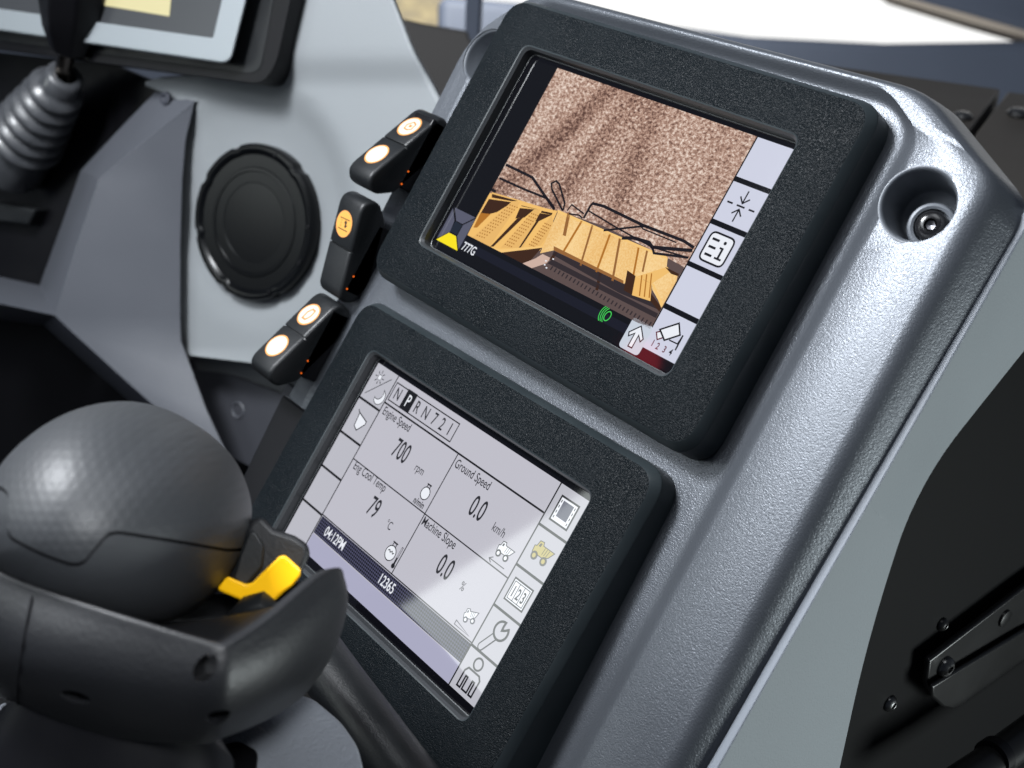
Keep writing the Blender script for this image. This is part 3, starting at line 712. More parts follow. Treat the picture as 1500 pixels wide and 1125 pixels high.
pb = [(cxr - .0058, cy0 - .0078), (cxr - .0058, cy0 - .0004), (cxr - .0044, cy0 + .0016), (cxr + .0032, cy0 + .0016), (cxr + .0048, cy0), (cxr + .0048, cy0 - .0078), (cxr + .0026, cy0 - .0078), (cxr + .0026, cy0 - .0020), (cxr + .0012, cy0 - .0020), (cxr + .0012, cy0 - .0078), (cxr - .0022, cy0 - .0078), (cxr - .0022, cy0 - .0020), (cxr - .0036, cy0 - .0020), (cxr - .0036, cy0 - .0078)]
g.line(pb, 'lcd_ink', .0009, 4, True, True)
g.done('soft_key', scl, 'soft key with a seated person outline')
# title bar with gear row
g = Flat(hl); ty = .0358
g.line([(xl, ty), (xr, ty)], 'lcd_line', .0009, 4, True); g.line([(xl, H2), (xl, -H2)], 'lcd_line', .0007, 4, True)
gx0, gx1, gy0, gy1 = -.0640, -.0090, .0380, .0478
g.line(rect(gx0, gx1, gy0, gy1), 'lcd_line', .0006, 4, True, True)
g.poly(rect(-.0538, -.0455, gy0, gy1 + .0006), 'lcd_ink', 4.5, True)
for ch, x in (('N', -.0592), ('P', -.0497), ('R', -.0415), ('N', -.0338), ('7', -.0262), ('2', -.0196), ('1', -.0132)):
    g.text(ch, (x, gy0 + .0020), .0066, 'lcd_white' if ch == 'P' else 'lcd_text', 6, .72, 'CENTER', loc=True, bold=.008)
g.done('gear_row', scl, 'row of gear letters N P R N 7 2 1 with P highlighted')
# four readings
mx_ = hl(*a4(740, 625)).x; my_ = hl(*a4(665, 757)).y; by = -.0300
def reading(title, val, unit, xt, yt, vx, vy, ux, uy, extra):
    g = Flat(hl)
    g.text(title, (xt, yt), .0046, 'lcd_text', 5, .74, loc=True, bold=.006)
    g.text(val, (vx, vy), .0102, 'lcd_text', 5, .60, 'CENTER', loc=True, bold=.008)
    g.text(unit, (ux, uy), .0044, 'lcd_text', 5, .74, 'CENTER', loc=True)
    extra(g); g.done('gauge_reading', scl, '%s reading %s %s' % (title, val, unit))
def engine(g, x, y, s, water=False):
    g.line([(x - .0010 * s, y + .0026 * s), (x - .0010 * s, y + .0042 * s), (x + .0010 * s, y + .0042 * s), (x + .0010 * s, y + .0026 * s)], 'lcd_ink', .0005, 5, True)
    g.ell((x, y), .0029 * s, .0029 * s, 'lcd_white', 4, 24, True); g.ell((x, y), .0030 * s, .0030 * s, 'lcd_ink', 5, 24, True, .0005)
    g.line([(x - .0016 * s, y + .0044 * s), (x + .0016 * s, y + .0044 * s)], 'lcd_ink', .0006, 5, True)
def e1(g):
    p = hl(*a4(668, 668)); engine(g, p.x, p.y, 1.05); g.text('n/min', (p.x - .0006, my_ + .0010), .0034, 'lcd_ink', 5, .8, 'CENTER', loc=True, bold=.02)
def e2(g):
    p = hl(*a4(515, 930)); engine(g, p.x, p.y, 1.25)
    g.line([(p.x - .0024, p.y + .0004), (p.x - .0014, p.y + .0012), (p.x - .0004, p.y + .0002), (p.x + .0006, p.y + .0012), (p.x + .0016, p.y + .0002), (p.x + .0024, p.y + .0010)], 'lcd_ink', .0005, 6, True)
    g.line([(p.x + .0058, p.y + .0060), (p.x + .0058, p.y - .0030)], 'lcd_ink', .0012, 5, True); g.line([(p.x + .0058, p.y + .0056), (p.x + .0058, p.y + .0004)], 'lcd_pale', .0006, 6, True)
    g.ell((p.x + .0058, p.y - .0040), .0013, .0013, 'lcd_ink', 5, 16, True)
def e3(g):
    p = hl(*a4(1015, 925)); truck(g, p.x, p.y, .0050, 'lcd_ink', 'lcd_white', 4)
    g.line([(p.x - .0060, p.y - .0062), (p.x + .0048, p.y - .0062)], 'lcd_ink', .0004, 5, True); g.line([(p.x - .0042, p.y - .0048), (p.x - .0062, p.y - .0062), (p.x - .0042, p.y - .0076)], 'lcd_ink', .0004, 5, True)
def e4(g):
    p = hl(*b2(565, 460)); truck(g, p.x, p.y, .0042, 'lcd_soft_line', 'lcd_white', 4, 20)
    g.line([(p.x - .0062, p.y - .0052), (p.x + .0052, p.y - .0072), (p.x - .0062, p.y - .0072)], 'lcd_soft_line', .0004, 5, True, True)
def yl(p): q_ = hl(*p); return q_
pA = yl(a4(483, 305)); pB = yl(a4(355, 545)); pC = yl(a4(800, 537)); pD = yl(a4(655, 790))
vA = yl(a4(548, 510)); vB = yl(a4(428, 758)); vC = yl(a4(884, 765)); vD = yl(a4(740, 1023))
uA = yl(a4(640, 570)); uB = yl(a4(505, 815)); uC = yl(a4(988, 838)); uD = yl(a4(828, 1085))
dn = .0036
reading('Engine Speed', '700', 'rpm', pA.x, pA.y - .0015, vA.x, vA.y - .001, uA.x, uA.y - .001, e1)
reading('Eng Cool Temp', '79', '\u00b0C', pB.x, pB.y - .0015, vB.x, vB.y - .001, uB.x, uB.y - .001, e2)
reading('Ground Speed', '0.0', 'km/h', pC.x, pC.y - .0015, vC.x, vC.y - .001, uC.x, uC.y - .001, e3)
reading('Machine Slope', '0.0', '%', pD.x, pD.y - .0015, vD.x, vD.y - .001, uD.x, uD.y - .001, e4)
g = Flat(hl); g.line([(mx_, ty), (mx_, by)], 'lcd_line', .0006, 4, True); g.line([(xl, my_), (xr, my_)], 'lcd_line', .0006, 4, True); g.line([(xl, by), (xr, by)], 'lcd_line', .0006, 4.2, True)
g.done('grid_lines', scl)
g = Flat(hl); g.poly(rect(xl + .0006, xr, -.0402, -.0306), 'lcd_hatch', 3, True); g.poly(rect(xl + .0006, xr, -H2, -.0406), 'lcd_mauve', 3, True)
tA = yl(a4(222, 845)); tB = yl(a4(455, 1055))
g.text('04:12PM', (tA.x, -.0377), .0054, 'lcd_white', 6, .72, loc=True, bold=.01); g.text('12365', (tB.x, -.0377), .0054, 'lcd_white', 6, .72, loc=True, bold=.01)
g.done('status_bar', scl, 'dark hatched status bar reading 04:12PM and 12365')

# ================================================================== ROCKER SWITCHES on the left margin
def make_switch(name, label, px, py, tilt, top, bot, icon):
    c = hc(px, py, .0075)
    M = MC @ Matrix.Translation((c.x, c.y, .0075)) @ Matrix.Rotation(math.radians(tilt), 4, 'X') @ Matrix.Scale(1.07, 4)
    r = thing(name, label, 'switch', M, 'rocker switches beside the displays')
    # side profile (y, z): flat front, ends swept back
    hw = .0096
    hw = .0100
    fr_ = [(.0215, -.0001), (.0250, -.0016), (.0270, -.0062), (.0257, -.0110), (.0165, -.0175)]
    pr = rpoly(fr_ + [(-y, z) for y, z in fr_[::-1]], .0022, 3)
    gr_ = [Vector(p) for p in ((-.0010, -.0001), (-.0005, -.0003), (-.0004, -.0014), (.0004, -.0014), (.0005, -.0003), (.0010, -.0001))]
    pr = list(pr) + gr_
    def ring_(u, k):
        return [Vector((u, p.x * (1 - k / .026) , (p.y + .0085) * (1 - k / .0088) - .0085)) for p in pr]
    bb_ = B(); bb_.loft([ring_(hw, .0016), ring_(hw - .0003, .0008), ring_(hw - .0010, .0002), ring_(hw - .0020, 0), ring_(-hw + .0020, 0), ring_(-hw + .0010, .0002), ring_(-hw + .0003, .0008), ring_(-hw, .0016)], True, True)
    up_ = dn_ = bb_.build('rocker', 'black_plastic', r, smooth=45)
    def dot(par, y, core, rim):
        b = B(); b.flat = True
        ci = lambda rr, z: [Vector((rr * math.cos(a * math.pi / 20) - .0006, y + rr * math.sin(a * math.pi / 20), z)) for a in range(40)]
        o = B(); o.flat = True; o.add(ci(.0067, .00005), [tuple(range(40))]); d = o.build('lit_lens', rim, par, smooth=0)
        b.add(ci(.0059, .00010), [tuple(range(40))]); b.build('lens_core', core, d, smooth=0); return d
    if top: dot(up_, .0112, *top)
    if bot: dot(dn_, -.0112, *bot)
    f = Flat(None); 
    f.z = lambda lay: .00010 + LAY * lay
    if icon == 'lamp':
        f.line([(-.0024, .0090), (-.0032, .0118), (-.0006, .0146), (.0020, .0136), (.0024, .0100), (.0002, .0088)], 'lit_icon', .0008, 1, True, True); f.poly(rect(-.0012, .0008, .0108, .0124), 'lit_icon', 1, True)
    elif icon == 'gauge':
        f.line([(-.0048, .0136), (.0036, .0140)], 'icon_dark', .0005, 1, True); f.line([(-.0048, .0082), (.0036, .0084)], 'icon_dark', .0005, 1, True)
        f.poly([(.0004, .0134), (.0018, .0126), (.0014, .0112), (.0026, .0110), (.0012, .0094), (.0002, .0100), (.0004, .0112), (-.0006, .0122)], 'icon_dark', 1, True)
        for k in range(3): f.ell((-.0030, .0098 + k * .0014), .0005, .0005, 'lit_icon', 1, 8, True)
    else:
        f.line([(-.0024, .0080), (-.0026, .0120), (-.0010, .0146), (.0014, .0144), (.0018, .0110), (.0004, .0080)], 'lit_icon', .0009, 1, True, True)
    f.b.build('switch_symbol', f.mats, up_, smooth=0)
    # socket behind with its orange backlight showing
    inv = (Matrix.Rotation(math.radians(-tilt), 4, 'X'))
    Ls = [Vector(p) for p in ((.0080, .019, -.0155), (.0080, -.019, -.0155), (-.0080, -.019, -.0155), (-.0080, .019, -.0155))]
    sk_ = B(); t1 = [inv @ (v + Vector((0.002, 0, .0075))) for v in Ls]; sk_.prism(t1, inv @ Vector((0, 0, -.012)) - Vector((0, 0, 0)))
    so = sk_.build('socket', 'black_satin', r, bevel=.001)
    gl = B()
    for yy in (-.017, -.010): gl.box(inv @ Vector((.0102, yy, -.0090)), (.0004, .0007, .0007))
    gl.build('backlight', 'glow_orange', so, smooth=0)
    return r
make_switch('rocker_switch', 'upper black rocker with two glowing dots, pressed at its top, beside the camera display', 577, 206, -26, ('lit_core', 'lit_rim'), ('lit_core', 'lit_rim'), 'lamp')
make_switch('rocker_switch', 'middle black rocker with one amber dot above a blank lower half', 497, 360, 17, ('lit_amber', 'lit_rim'), None, 'gauge')
make_switch('rocker_switch', 'lowest black rocker with two glowing dots, beside the gauge display', 430, 484, -22, ('lit_core', 'lit_rim'), ('lit_core', 'lit_rim'), 'bottle')
B().prism([Vector((x, y, -.0088 + (fieldn(y) + .0105))) for x, y in ((-.150, -.166), (-.150, -.270), (-.112, -.270), (-.112, -.166))], (0, 0, -.02)).build('switch_blank', 'black_satin', hous, bevel=.0012, label='plain black filler plate on the left margin of the housing')

# ================================================================== DASH (left background)
dash = thing('dashboard', 'light grey moulded dash with a round speaker opening beside the console', 'dashboard', Matrix.Translation(D(400, 600, 0)))
rows = [-80, -40, 0, 40, 70, 85, 95, 103, 109, 114, 118, 122, 128, 135, 150, 165, 180, 200, 225, 250, 280, 310, 340, 370, 400, 430, 460, 480, 495, 505, 515, 525]
def lerp_tab(t, tab):
    for (a, x), (b_, y) in zip(tab, tab[1:]):
        if t <= b_: return x + (y - x) * max(0, (t - a) / (b_ - a))
    return tab[-1][1]
LEFT = [(-80, 470), (0, 446), (60, 430), (88, 415), (103, 395), (112, 350), (118, 250), (124, 215), (148, 282), (165, 272), (400, 264), (480, 266), (525, 275)]
RIGHT = [(-80, 572), (0, 600), (115, 645), (200, 690), (525, 720)]
SC = D(378, 327, 0)
def hdash(p, px, py):
    r = (p - SC).length; h = 0
    # dish round the speaker, rising to a soft shoulder
    sm = lambda a, b_, x: (lambda t: t * t * (3 - 2 * t))(max(0, min(1, (x - a) / (b_ - a))))
    h += .0035 * sm(.059, .074, r)
    # raised shoulder above and right of the speaker
    band = sm(.072, .110, r)
    up_ = sm(-.02, .05, (p - SC).dot(Vector((.45, .0, .9))))
    h += .012 * band * up_
    # ledge under the monitor recess
    h += .006 * sm(135, 80, py) if py < 135 else 0
    return h
db = B(); N = 44; lps = []
for y in rows:
    x0, x1 = lerp_tab(y, LEFT), lerp_tab(y, RIGHT); l = []
    for k in range(N + 1):
        t = k / N; x = x0 + (x1 - x0) * t; p = D(x, y, 0); l.append(p + ND * hdash(p, x, y))
    lps.append(l)
for dy, off in ((535, -.012), (560, -.040), (640, -.060)):   # turns under
    lps.append([D(lerp_tab(525, LEFT) + (dy - 525) * .38 + (720 - lerp_tab(525, LEFT)) * k / N, dy + 55 * (k / N) * 1.0 - 10, off) for k in range(N + 1)])
lps[-4] = [D(lerp_tab(525, LEFT) + (720 - lerp_tab(525, LEFT)) * k / N, 520 + 55 * k / N, .0055) for k in range(N + 1)]
db.loft(lps, closed=False)
dsh = db.build('moulded_face', 'dash_grey', dash, world=True, smooth=60)
md = dsh.modifiers.new('t', 'SOLIDIFY'); md.thickness = .004; md.offset = -1
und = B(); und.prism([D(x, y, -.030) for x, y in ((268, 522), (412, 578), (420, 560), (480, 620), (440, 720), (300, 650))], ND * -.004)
uo = und.build('lower_panel', 'dash_under_shade', dash, world=True, smooth=30)
B().lathe([(.0068, .0004), (.006, .0012), (.0052, .0004), (.0048, -.001), (.0001, -.001)], 24, Matrix.Translation(D(349, 601, -.0298)) @ ND.to_track_quat('Z', 'Y').to_matrix().to_4x4()).build('fixing_hole', 'trim_grey', uo, world=True)

# speaker
MS = Matrix.Translation(D(377, 326, .004)) @ ND.to_track_quat('Z', 'Y').to_matrix().to_4x4()
spk = thing('round_speaker', 'round glossy black speaker with stepped rings set in the light grey dash', 'speaker', MS)
def notch(a, z):
    for t in (2.05, 2.75, 3.5, 4.35, 5.3, .95):
        if abs((a - t + math.pi) % (2 * math.pi) - math.pi) < .06: return .975
    return 1.0
B().lathe([(.0560, -.006), (.0566, .000), (.0568, .0045), (.0560, .0062), (.0540, .0068), (.0515, .0064), (.0500, .0054)], 160, rad=notch).build('outer_ring', 'speaker_gloss', spk, smooth=35)
B().lathe([(.0502, .0056), (.0488, .0046), (.0400, .0044), (.0393, .0050), (.0372, .0050), (.0365, .0044), (.0290, .0043), (.0285, .0041), (.0001, .0041)], 96).build('cone_cover', 'speaker_gloss', spk, smooth=12)
# small shiny clips on the ring
for a in (1.32, .15, -.35, -1.05):
    B().box((.0530 * math.cos(a), .0530 * math.sin(a), .0070), (.0022, .0030, .0010)).build('ring_clip', 'black_satin', spk, bevel=.0004)

# left trim
trim = thing('grey_trim_panel', 'darker grey angled trim panel with a sharp ridge, left of the speaker', 'trim panel', Matrix.Translation(D(200, 600, 0)))
tb = B()
rg = [(286, 148, .0145), (215, 204, .028), (145, 262, .044), (112, 360, .051), (80, 462, .058)]
re = [(284, 153, .014), (272, 204, .014), (267, 262, .014), (264, 360, .014), (264, 462, .014)]
li = [(228, 134, .004), (172, 192, .010), (118, 250, .012), (88, 335, .012), (58, 418, .012)]
tb.loft([[D(*p) for p in li], [D(*p) for p in rg], [D(*p) for p in re], [D(p[0] + 6, p[1], -.02) for p in re]], closed=False)
low = [(80, 462, .058), (105, 486, .053), (170, 545, .0415), (245, 612, .028), (310, 670, .019)]
lor = [(264, 462, .014), (265, 500, .014), (282, 545, .014), (302, 600, .014), (330, 660, .014)]
tb.loft([[D(*p) for p in low], [D(*p) for p in lor]], closed=False)
tb.loft([[D(p[0] - 22 + i * 1, p[1] + 8, p[2] - .045) for i, p in enumerate(low)], [D(*p) for p in low]], closed=False, mi=1)
tb.add([D(80, 462, .058), D(58, 418, .012), D(-60, 392, .012), D(-60, 432, .058)], [(0, 1, 2, 3)])
tb.add([D(80, 462, .058), D(-60, 432, .058), D(-60, 460, .01), D(60, 476, .01)], [(0, 1, 2, 3)], 1)
bmerge = tb.build('trim_face', ['trim_grey', 'trim_edge'], trim, world=True, smooth=0)
bm = bmesh.new(); bm.from_mesh(bmerge.data); bmesh.ops.remove_doubles(bm, verts=bm.verts, dist=.0004); bmesh.ops.recalc_face_normals(bm, faces=bm.faces); bm.to_mesh(bmerge.data); bm.free()
d = bmerge.modifiers.new('t', 'SOLIDIFY'); d.thickness = .002; d.offset = -1
d = bmerge.modifiers.new('b', 'BEVEL'); d.width = .0060; d.segments = 4; d.limit_method = 'ANGLE'; d.angle_limit = math.radians(14)
for p in bmerge.data.polygons: p.use_smooth = True
B().lathe([(.0052, .0), (.0048, .0015), (.003, .0018), (.0018, .0006), (.0001, .0004)], 24, Matrix.Translation(D(243, 144, .013)) @ ND.to_track_quat('Z', 'Y').to_matrix().to_4x4()).build('trim_screw', 'trim_edge', trim, world=True)

# black lever well
well = thing('lever_well', 'matt black recessed plate the gear lever stands in, left of the trim ridge', 'panel', Matrix.Translation(D(60, 400, -.02)))
B().prism([D(x, y, -.012) for x, y in ((-140, 60), (170, 96), (250, 130), (120, 300), (60, 450), (-140, 430))], ND * -.006).build('well_plate', 'black_satin', well, world=True)
B().prism([D(x, y, .002) for x, y in ((-60, 288), (52, 306), (40, 330), (-60, 318))], ND * -.016).build('well_step', 'black_plastic', well, world=True, bevel=.002)
B().prism([D(x, y, .006) for x, y in ((-60, 238), (20, 250), (37, 250), (37, 264), (30, 275), (10, 272), (-60, 262))], ND * -.016).build('boot_flange', 'rubber', well, world=True, bevel=.0015)
Mw = Matrix.Translation(D(49, 266, -.004)) @ ND.to_track_quat('Z', 'Y').to_matrix().to_4x4()
B().lathe([(.0056, -.006), (.0056, .001), (.0048, .003), (.0030, .0042), (.0022, .004), (.0018, .002), (.0001, .002)], 28, Mw).build('well_screw', 'bolt_steel', well, world=True)

# gear lever
P0, P1 = D(18, 232, .008), D(97, 110, .034)
ax = (P1 - P0); Lg = ax.length; Mg = Matrix.Translation(P0) @ ax.normalized().to_track_quat('Z', 'Y').to_matrix().to_4x4()
gear = thing('gear_lever', 'black tapered gear lever rising from a ribbed rubber boot at the left edge', 'gear lever', Mg)
prof = [(.0285, -.006), (.0285, 0), (.0265, .014), (.0250, .020)]
z = .022; R0, R1 = .0310, .0215
for i in range(6):
    t = i / 5; ro = R0 + (R1 - R0) * t; ri = ro - .0062; hgt = .0108
    for k in range(9):
        a = k / 8 * math.pi; prof.append((ri + (ro - ri) * math.sin(a), z + hgt * k / 8))
    z += hgt
prof += [(.0150, z + .001), (.0142, z + .010), (.0115, z + .012), (.0080, z + .012)]
prof = [(r_q * 1.02, z_q * Lg / (z + .012)) for r_q, z_q in prof]
B().lathe(prof, 48).build('rubber_boot', 'rubber', gear, smooth=60)
top = D(110, 70, .085)
inv = Mg.inverted()
sh = B().tube([inv @ D(90, 124, .028), inv @ D(94, 100, .036), inv @ D(99, 70, .045)], .0066, 20).build('lever_shaft', 'chrome_dark', gear, smooth=60)
kp = [(102, 72, .042, .0150), (103, 66, .043, .0165), (105, 42, .046, .0215), (109, 10, .052, .0255), (113, -40, .058, .0275), (116, -90, .064, .026)]
kb = B().tube([inv @ D(a, b_, o) for a, b_, o, r in kp], [k[3] for k in kp], 8)
kb.build('lever_knob', 'black_satin', gear, bevel=.002, smooth=30)

# monitor
mon = thing('dash_monitor', 'silver framed monitor in a black surround at the upper left', 'monitor', Matrix.Translation(D(200, 100, 0)))
def dl(pts, off, r=None, k=6):
    if r: pts = [tuple(p) for p in rpoly(pts, r, k)]
    return [D(x, y, off) for x, y in pts]
sr = [(-200, 46), (384, 124), (404, 96), (430, -20), (440, -120), (-200, -120)]
B().prism(dl(sr, .036, [1, 30, 20, 2, 2, 2]), ND * -.05).build('surround', 'black_satin', mon, world=True, bevel=.004)
B().prism(dl([(-200, 34), (380, 110), (424, -120), (-200, -120)], .0365, [1, 20, 2, 2]), ND * -.004).build('surround_well', 'black_plastic', mon, world=True, bevel=.001)
fr = B(); o1 = rpoly([(-200, 16), (338, 95), (392, -120), (-200, -120)], [1, 16, 2, 2], 6); i1 = rpoly([(-196, -14), (312, 56), (352, -116), (-196, -116)], [1, 3, 2, 2], 6)
fr.loft([dl(o1, .030), dl(o1, .048), dl([(p * .93 + c_ * .07) for p, c_ in zip(o1, i1)], .050), dl(i1, .050), dl(i1, .047)])
fr.build('frame', 'monitor_frame', mon, world=True, smooth=35, bevel=.0008)
gb = B(); gb.add(dl([(-200, -14), (316, 60), (356, -120), (-200, -120)], .0472), [(0, 1, 2, 3)]); ms = gb.build('screen', 'monitor_screen', mon, world=True, smooth=0)
gb = B(); gb.add(dl([(-160, -44), (248, 24), (262, -118), (-160, -118)], .0476), [(0, 1, 2, 3)]); gb.build('lit_area', 'monitor_glow', ms, world=True, smooth=0)

# ================================================================== JOYSTICK
def J(px, py, z): return pt(px, py, z)
BC = J(188, 748, .445)
joy = thing('joystick', 'dark palm-grip joystick with dimpled dome and a yellow trigger, lower left', 'joystick', Matrix.Translation(J(200, 1080, .445)))
cr_ = (MC.to_3x3() @ Vector([Ru[0][k] for k in range(3)])).normalized(); cu_ = -(MC.to_3x3() @ Vector([Ru[1][k] for k in range(3)])).normalized(); cb = cr_.cross(cu_).normalized()
def jm(px, py, z, rot=0):
    Mr = Matrix((cr_, cu_, cb)).transposed().to_4x4(); return Matrix.Translation(J(px, py, z)) @ Mr @ Matrix.Rotation(math.radians(rot), 4, 'Z')
# dome silhouette: egg, wider at lower right; superellipsoid sampled by angle
def egg(th):                                 # silhouette radius in px around (188,752)
    tab = [(0, 172), (15, 167), (30, 163), (45, 158), (60, 156), (75, 160), (90, 164), (105, 166), (120, 168), (135, 171), (150, 177), (165, 184), (180, 186),
           (195, 180), (210, 164), (225, 152), (240, 148), (255, 150), (270, 155), (285, 164), (300, 170), (315, 172), (330, 172), (345, 173), (360, 172)]
    th %= 360; return lerp_tab(th, tab)
MJ = jm(188, 752, .445); px2m = .445 / F
def dome(scale, z0=None, seg=72, rings=40):
    b = B(); lp = []
    for i in range(rings + 1):
        a = math.pi * i / rings; l = []        # i=0 front pole (towards camera)
        for k in range(seg):
            t = 2 * math.pi * k / seg; R = egg(math.degrees(t)) * px2m * scale
            l.append(MJ @ Vector((R * math.sin(a) * math.cos(t), R * math.sin(a) * math.sin(t), .066 * scale * math.cos(a))))
        lp.append(l)
    b.loft(lp); return b
# shell is split along a stepped parting line: upper palm rest and lower shell
seamL = [(-200, 700), (-5, 712), (12, 722), (10, 786), (60, 812), (104, 828), (122, 826), (138, 806), (158, 783), (172, 780), (250, 792), (330, 806), (350, 806), (420, 795)]
def seam_y(px):
    for (a, y), (b_, w) in zip(seamL, seamL[1:]):
        if a <= px <= b_: return y + (w - y) * (px - a) / (b_ - a + 1e-9)
    return 790
def wpx(p):
    d = p - CAMW; x = d.dot(cr_); y = -d.dot(cu_); z = -d.dot(cb); return CX + F * x / z, CY + F * y / z
seamP = [(x_, y_) for x_, y_ in seamL]
def smooth_line(pts, r=10):
    out = [Vector(pts[0])]
    for i in range(1, len(pts) - 1):
        p = Vector(pts[i]); a = Vector(pts[i - 1]) - p; c_ = Vector(pts[i + 1]) - p; d_ = min(r, a.length * .45, c_.length * .45)
        p0, p1 = p + a.normalized() * d_, p + c_.normalized() * d_
        out += [p0 * (1 - t) ** 2 + p * 2 * t * (1 - t) + p1 * t * t for t in (0, .25, .5, .75, 1)]
    return out + [Vector(pts[-1])]
seamS = smooth_line(seamP, 14)
JB = J(200, 1080, .445); MJi = MJ.inverted()
def uvf(co):
    p = MJi @ (Vector(co) + JB); return (p.x, p.y)
def shell(name, m, above):
    b = dome(1.0, seg=140, rings=80); o = b.build(name, m, joy, world=True, smooth=60)
    off = -2.6 if above else 2.2
    line = [(p.x, p.y + off) for p in seamS]; far = -3000 if above else 3000
    poly = line + [(2600, line[-1][1]), (2600, far), (-2600, far), (-2600, line[0][1])]
    poly = line + [(900, line[-1][1]), (900, 300 if above else 1300), (-500, 300 if above else 1300), (-500, line[0][1])]
    cb_ = B(); cb_.loft([[J(x, y, .36) for x, y in poly], [J(x, y, .54) for x, y in poly]], True, True)
    c_ = cb_.build('cutter', m, None, world=False); 
    md = o.modifiers.new('c', 'BOOLEAN'); md.operation = 'INTERSECT'; md.object = c_; md.solver = 'EXACT'
    bpy.context.view_layer.update(); dg = bpy.context.evaluated_depsgraph_get(); me = bpy.data.meshes.new_from_object(o.evaluated_get(dg)); o.modifiers.clear(); o.data = me; bpy.data.objects.remove(c_)
    l_ = me.uv_layers.new(name='UVMap') if not me.uv_layers else me.uv_layers[0]
    for lp in me.loops: l_.data[lp.index].uv = uvf(me.vertices[lp.vertex_index].co)
    for p in me.polygons: p.use_smooth = True
    me.set_sharp_from_angle(angle=math.radians(50))
    md = o.modifiers.new('b', 'BEVEL'); md.width = .0007; md.segments = 2; md.limit_method = 'ANGLE'; md.angle_limit = math.radians(50)
    return o
shell('palm_rest', 'joy_dimple', True); shell('lower_shell', 'joy_shell', False)
dome(.975, seg=64, rings=32).build('inner_core', 'black_deep', joy, world=True, smooth=60)
# tub: ring of control columns, lofted and subdivided
cols = [ # rim(px,py,z), mid, low, bottom
    ((-150, 770, .44), (-140, 860, .43), (-130, 950, .435), (-60, 1000, .46)),
    ((-30, 828, .405), (-35, 910, .398), (-20, 990, .405), (20, 1032, .44)),
    ((48, 862, .388), (35, 945, .380), (30, 1018, .39), (60, 1062, .43)),
    ((180, 905, .375), (178, 975, .373), (175, 1045, .378), (190, 1092, .41)),
    ((328, 948, .372), (328, 1000, .371), (322, 1058, .376), (310, 1094, .40)),
    ((402, 905, .386), (412, 965, .385), (408, 1030, .392), (385, 1066, .42)),
    ((480, 828, .408), (494, 880, .407), (478, 968, .413), (430, 1042, .44)),
    ((517, 832, .425), (528, 870, .430), (505, 950, .437), (445, 1030, .46)),
    ((470, 850, .455), (480, 900, .46), (460, 980, .465), (420, 1040, .48)),
    ((330, 880, .485), (330, 940, .50), (320, 1000, .50), (300, 1050, .49)),
    ((120, 860, .495), (120, 930, .51), (120, 1000, .51), (120, 1050, .49)),
    ((-90, 800, .48), (-90, 880, .49), (-80, 960, .485), (-40, 1020, .48)),
]
def row(i, dx=0, sc=1.0, dyp=0, z_=0):
    cxm = sum(c_[i][0] for c_ in cols) / len(cols); cym = sum(c_[i][1] for c_ in cols) / len(cols); czm = sum(c_[i][2] for c_ in cols) / len(cols)
    return [J(cxm + (c_[i][0] - cxm) * sc, cym + (c_[i][1] - cym) * sc + dyp, czm + (c_[i][2] - czm) * sc) for c_ in cols]
t = B(); t.loft([row(1, sc=.80), row(0, sc=.90, dyp=26), row(0, sc=.925, dyp=4), row(0, sc=.935, dyp=0), row(0, sc=.985, dyp=-1), row(0, sc=1.0, dyp=2), row(0, sc=1.004, dyp=14), row(1), row(2), row(3), row(3, sc=.8, dyp=4)], True, True)
tub = t.build('base_tub', 'joy_tub', joy, world=True, smooth=80, subsurf=3)
cr = tub.data.attributes.new('crease_edge', 'FLOAT', 'EDGE'); nC = len(cols)
for e in tub.data.edges:
    a_, b_ = sorted(e.vertices); ra, rb = a_ // nC, b_ // nC
    if ra == rb and ra in (2, 3, 4): cr.data[e.index].value = .75
    if ra != rb and a_ % nC == b_ % nC == 4 and ra >= 2: cr.data[e.index].value = .7
bpy.context.view_layer.update(); dgt = bpy.context.evaluated_depsgraph_get(); tube_ = tub.evaluated_get(dgt); TI = Matrix.Translation(-JB); cts = []
for px, py, rx, ry, rot in ((300, 979, 15, 24, -32), (110, 1022, 27, 15, 12), (318, 1053, 15, 22, -38)):
    ok, hit_, nr, _i = tube_.ray_cast(TI @ CAMW, ray_w(px, py).normalized())
    if not ok: continue
    z = (hit_ + JB - CAMW).dot(-cb); k = z / F
    M = Matrix.Translation(hit_ + JB) @ (nr * .6 + cb * .4).normalized().to_track_quat('Z', 'Y').to_matrix().to_4x4() @ Matrix.Rotation(math.radians(rot), 4, 'Z') @ Matrix.Diagonal((rx * k, ry * k, .012, 1))
    cts.append(B().lathe([(1.0, -1), (1.0, 1)], 40, M, cap0=True, cap1=True).build('cutter', 'joy_tub', None))
if cts: cut(tub, cts)
dgt = bpy.context.view_layer.update() or bpy.context.evaluated_depsgraph_get(); te = tub.evaluated_get(dgt); sm_ = []
for px, py in ((52, 858), (47, 880), (41, 910), (35, 945), (30, 980), (27, 1010), (27, 1030)):
    ok, h_, nr, _i = te.ray_cast(TI @ CAMW, ray_w(px, py).normalized())
    if ok: sm_.append(h_ + JB + nr * .0001)
if len(sm_) > 2: B().tube(sm_, .00055, 8).build('moulding_seam', 'black_deep', tub, world=True, smooth=60)
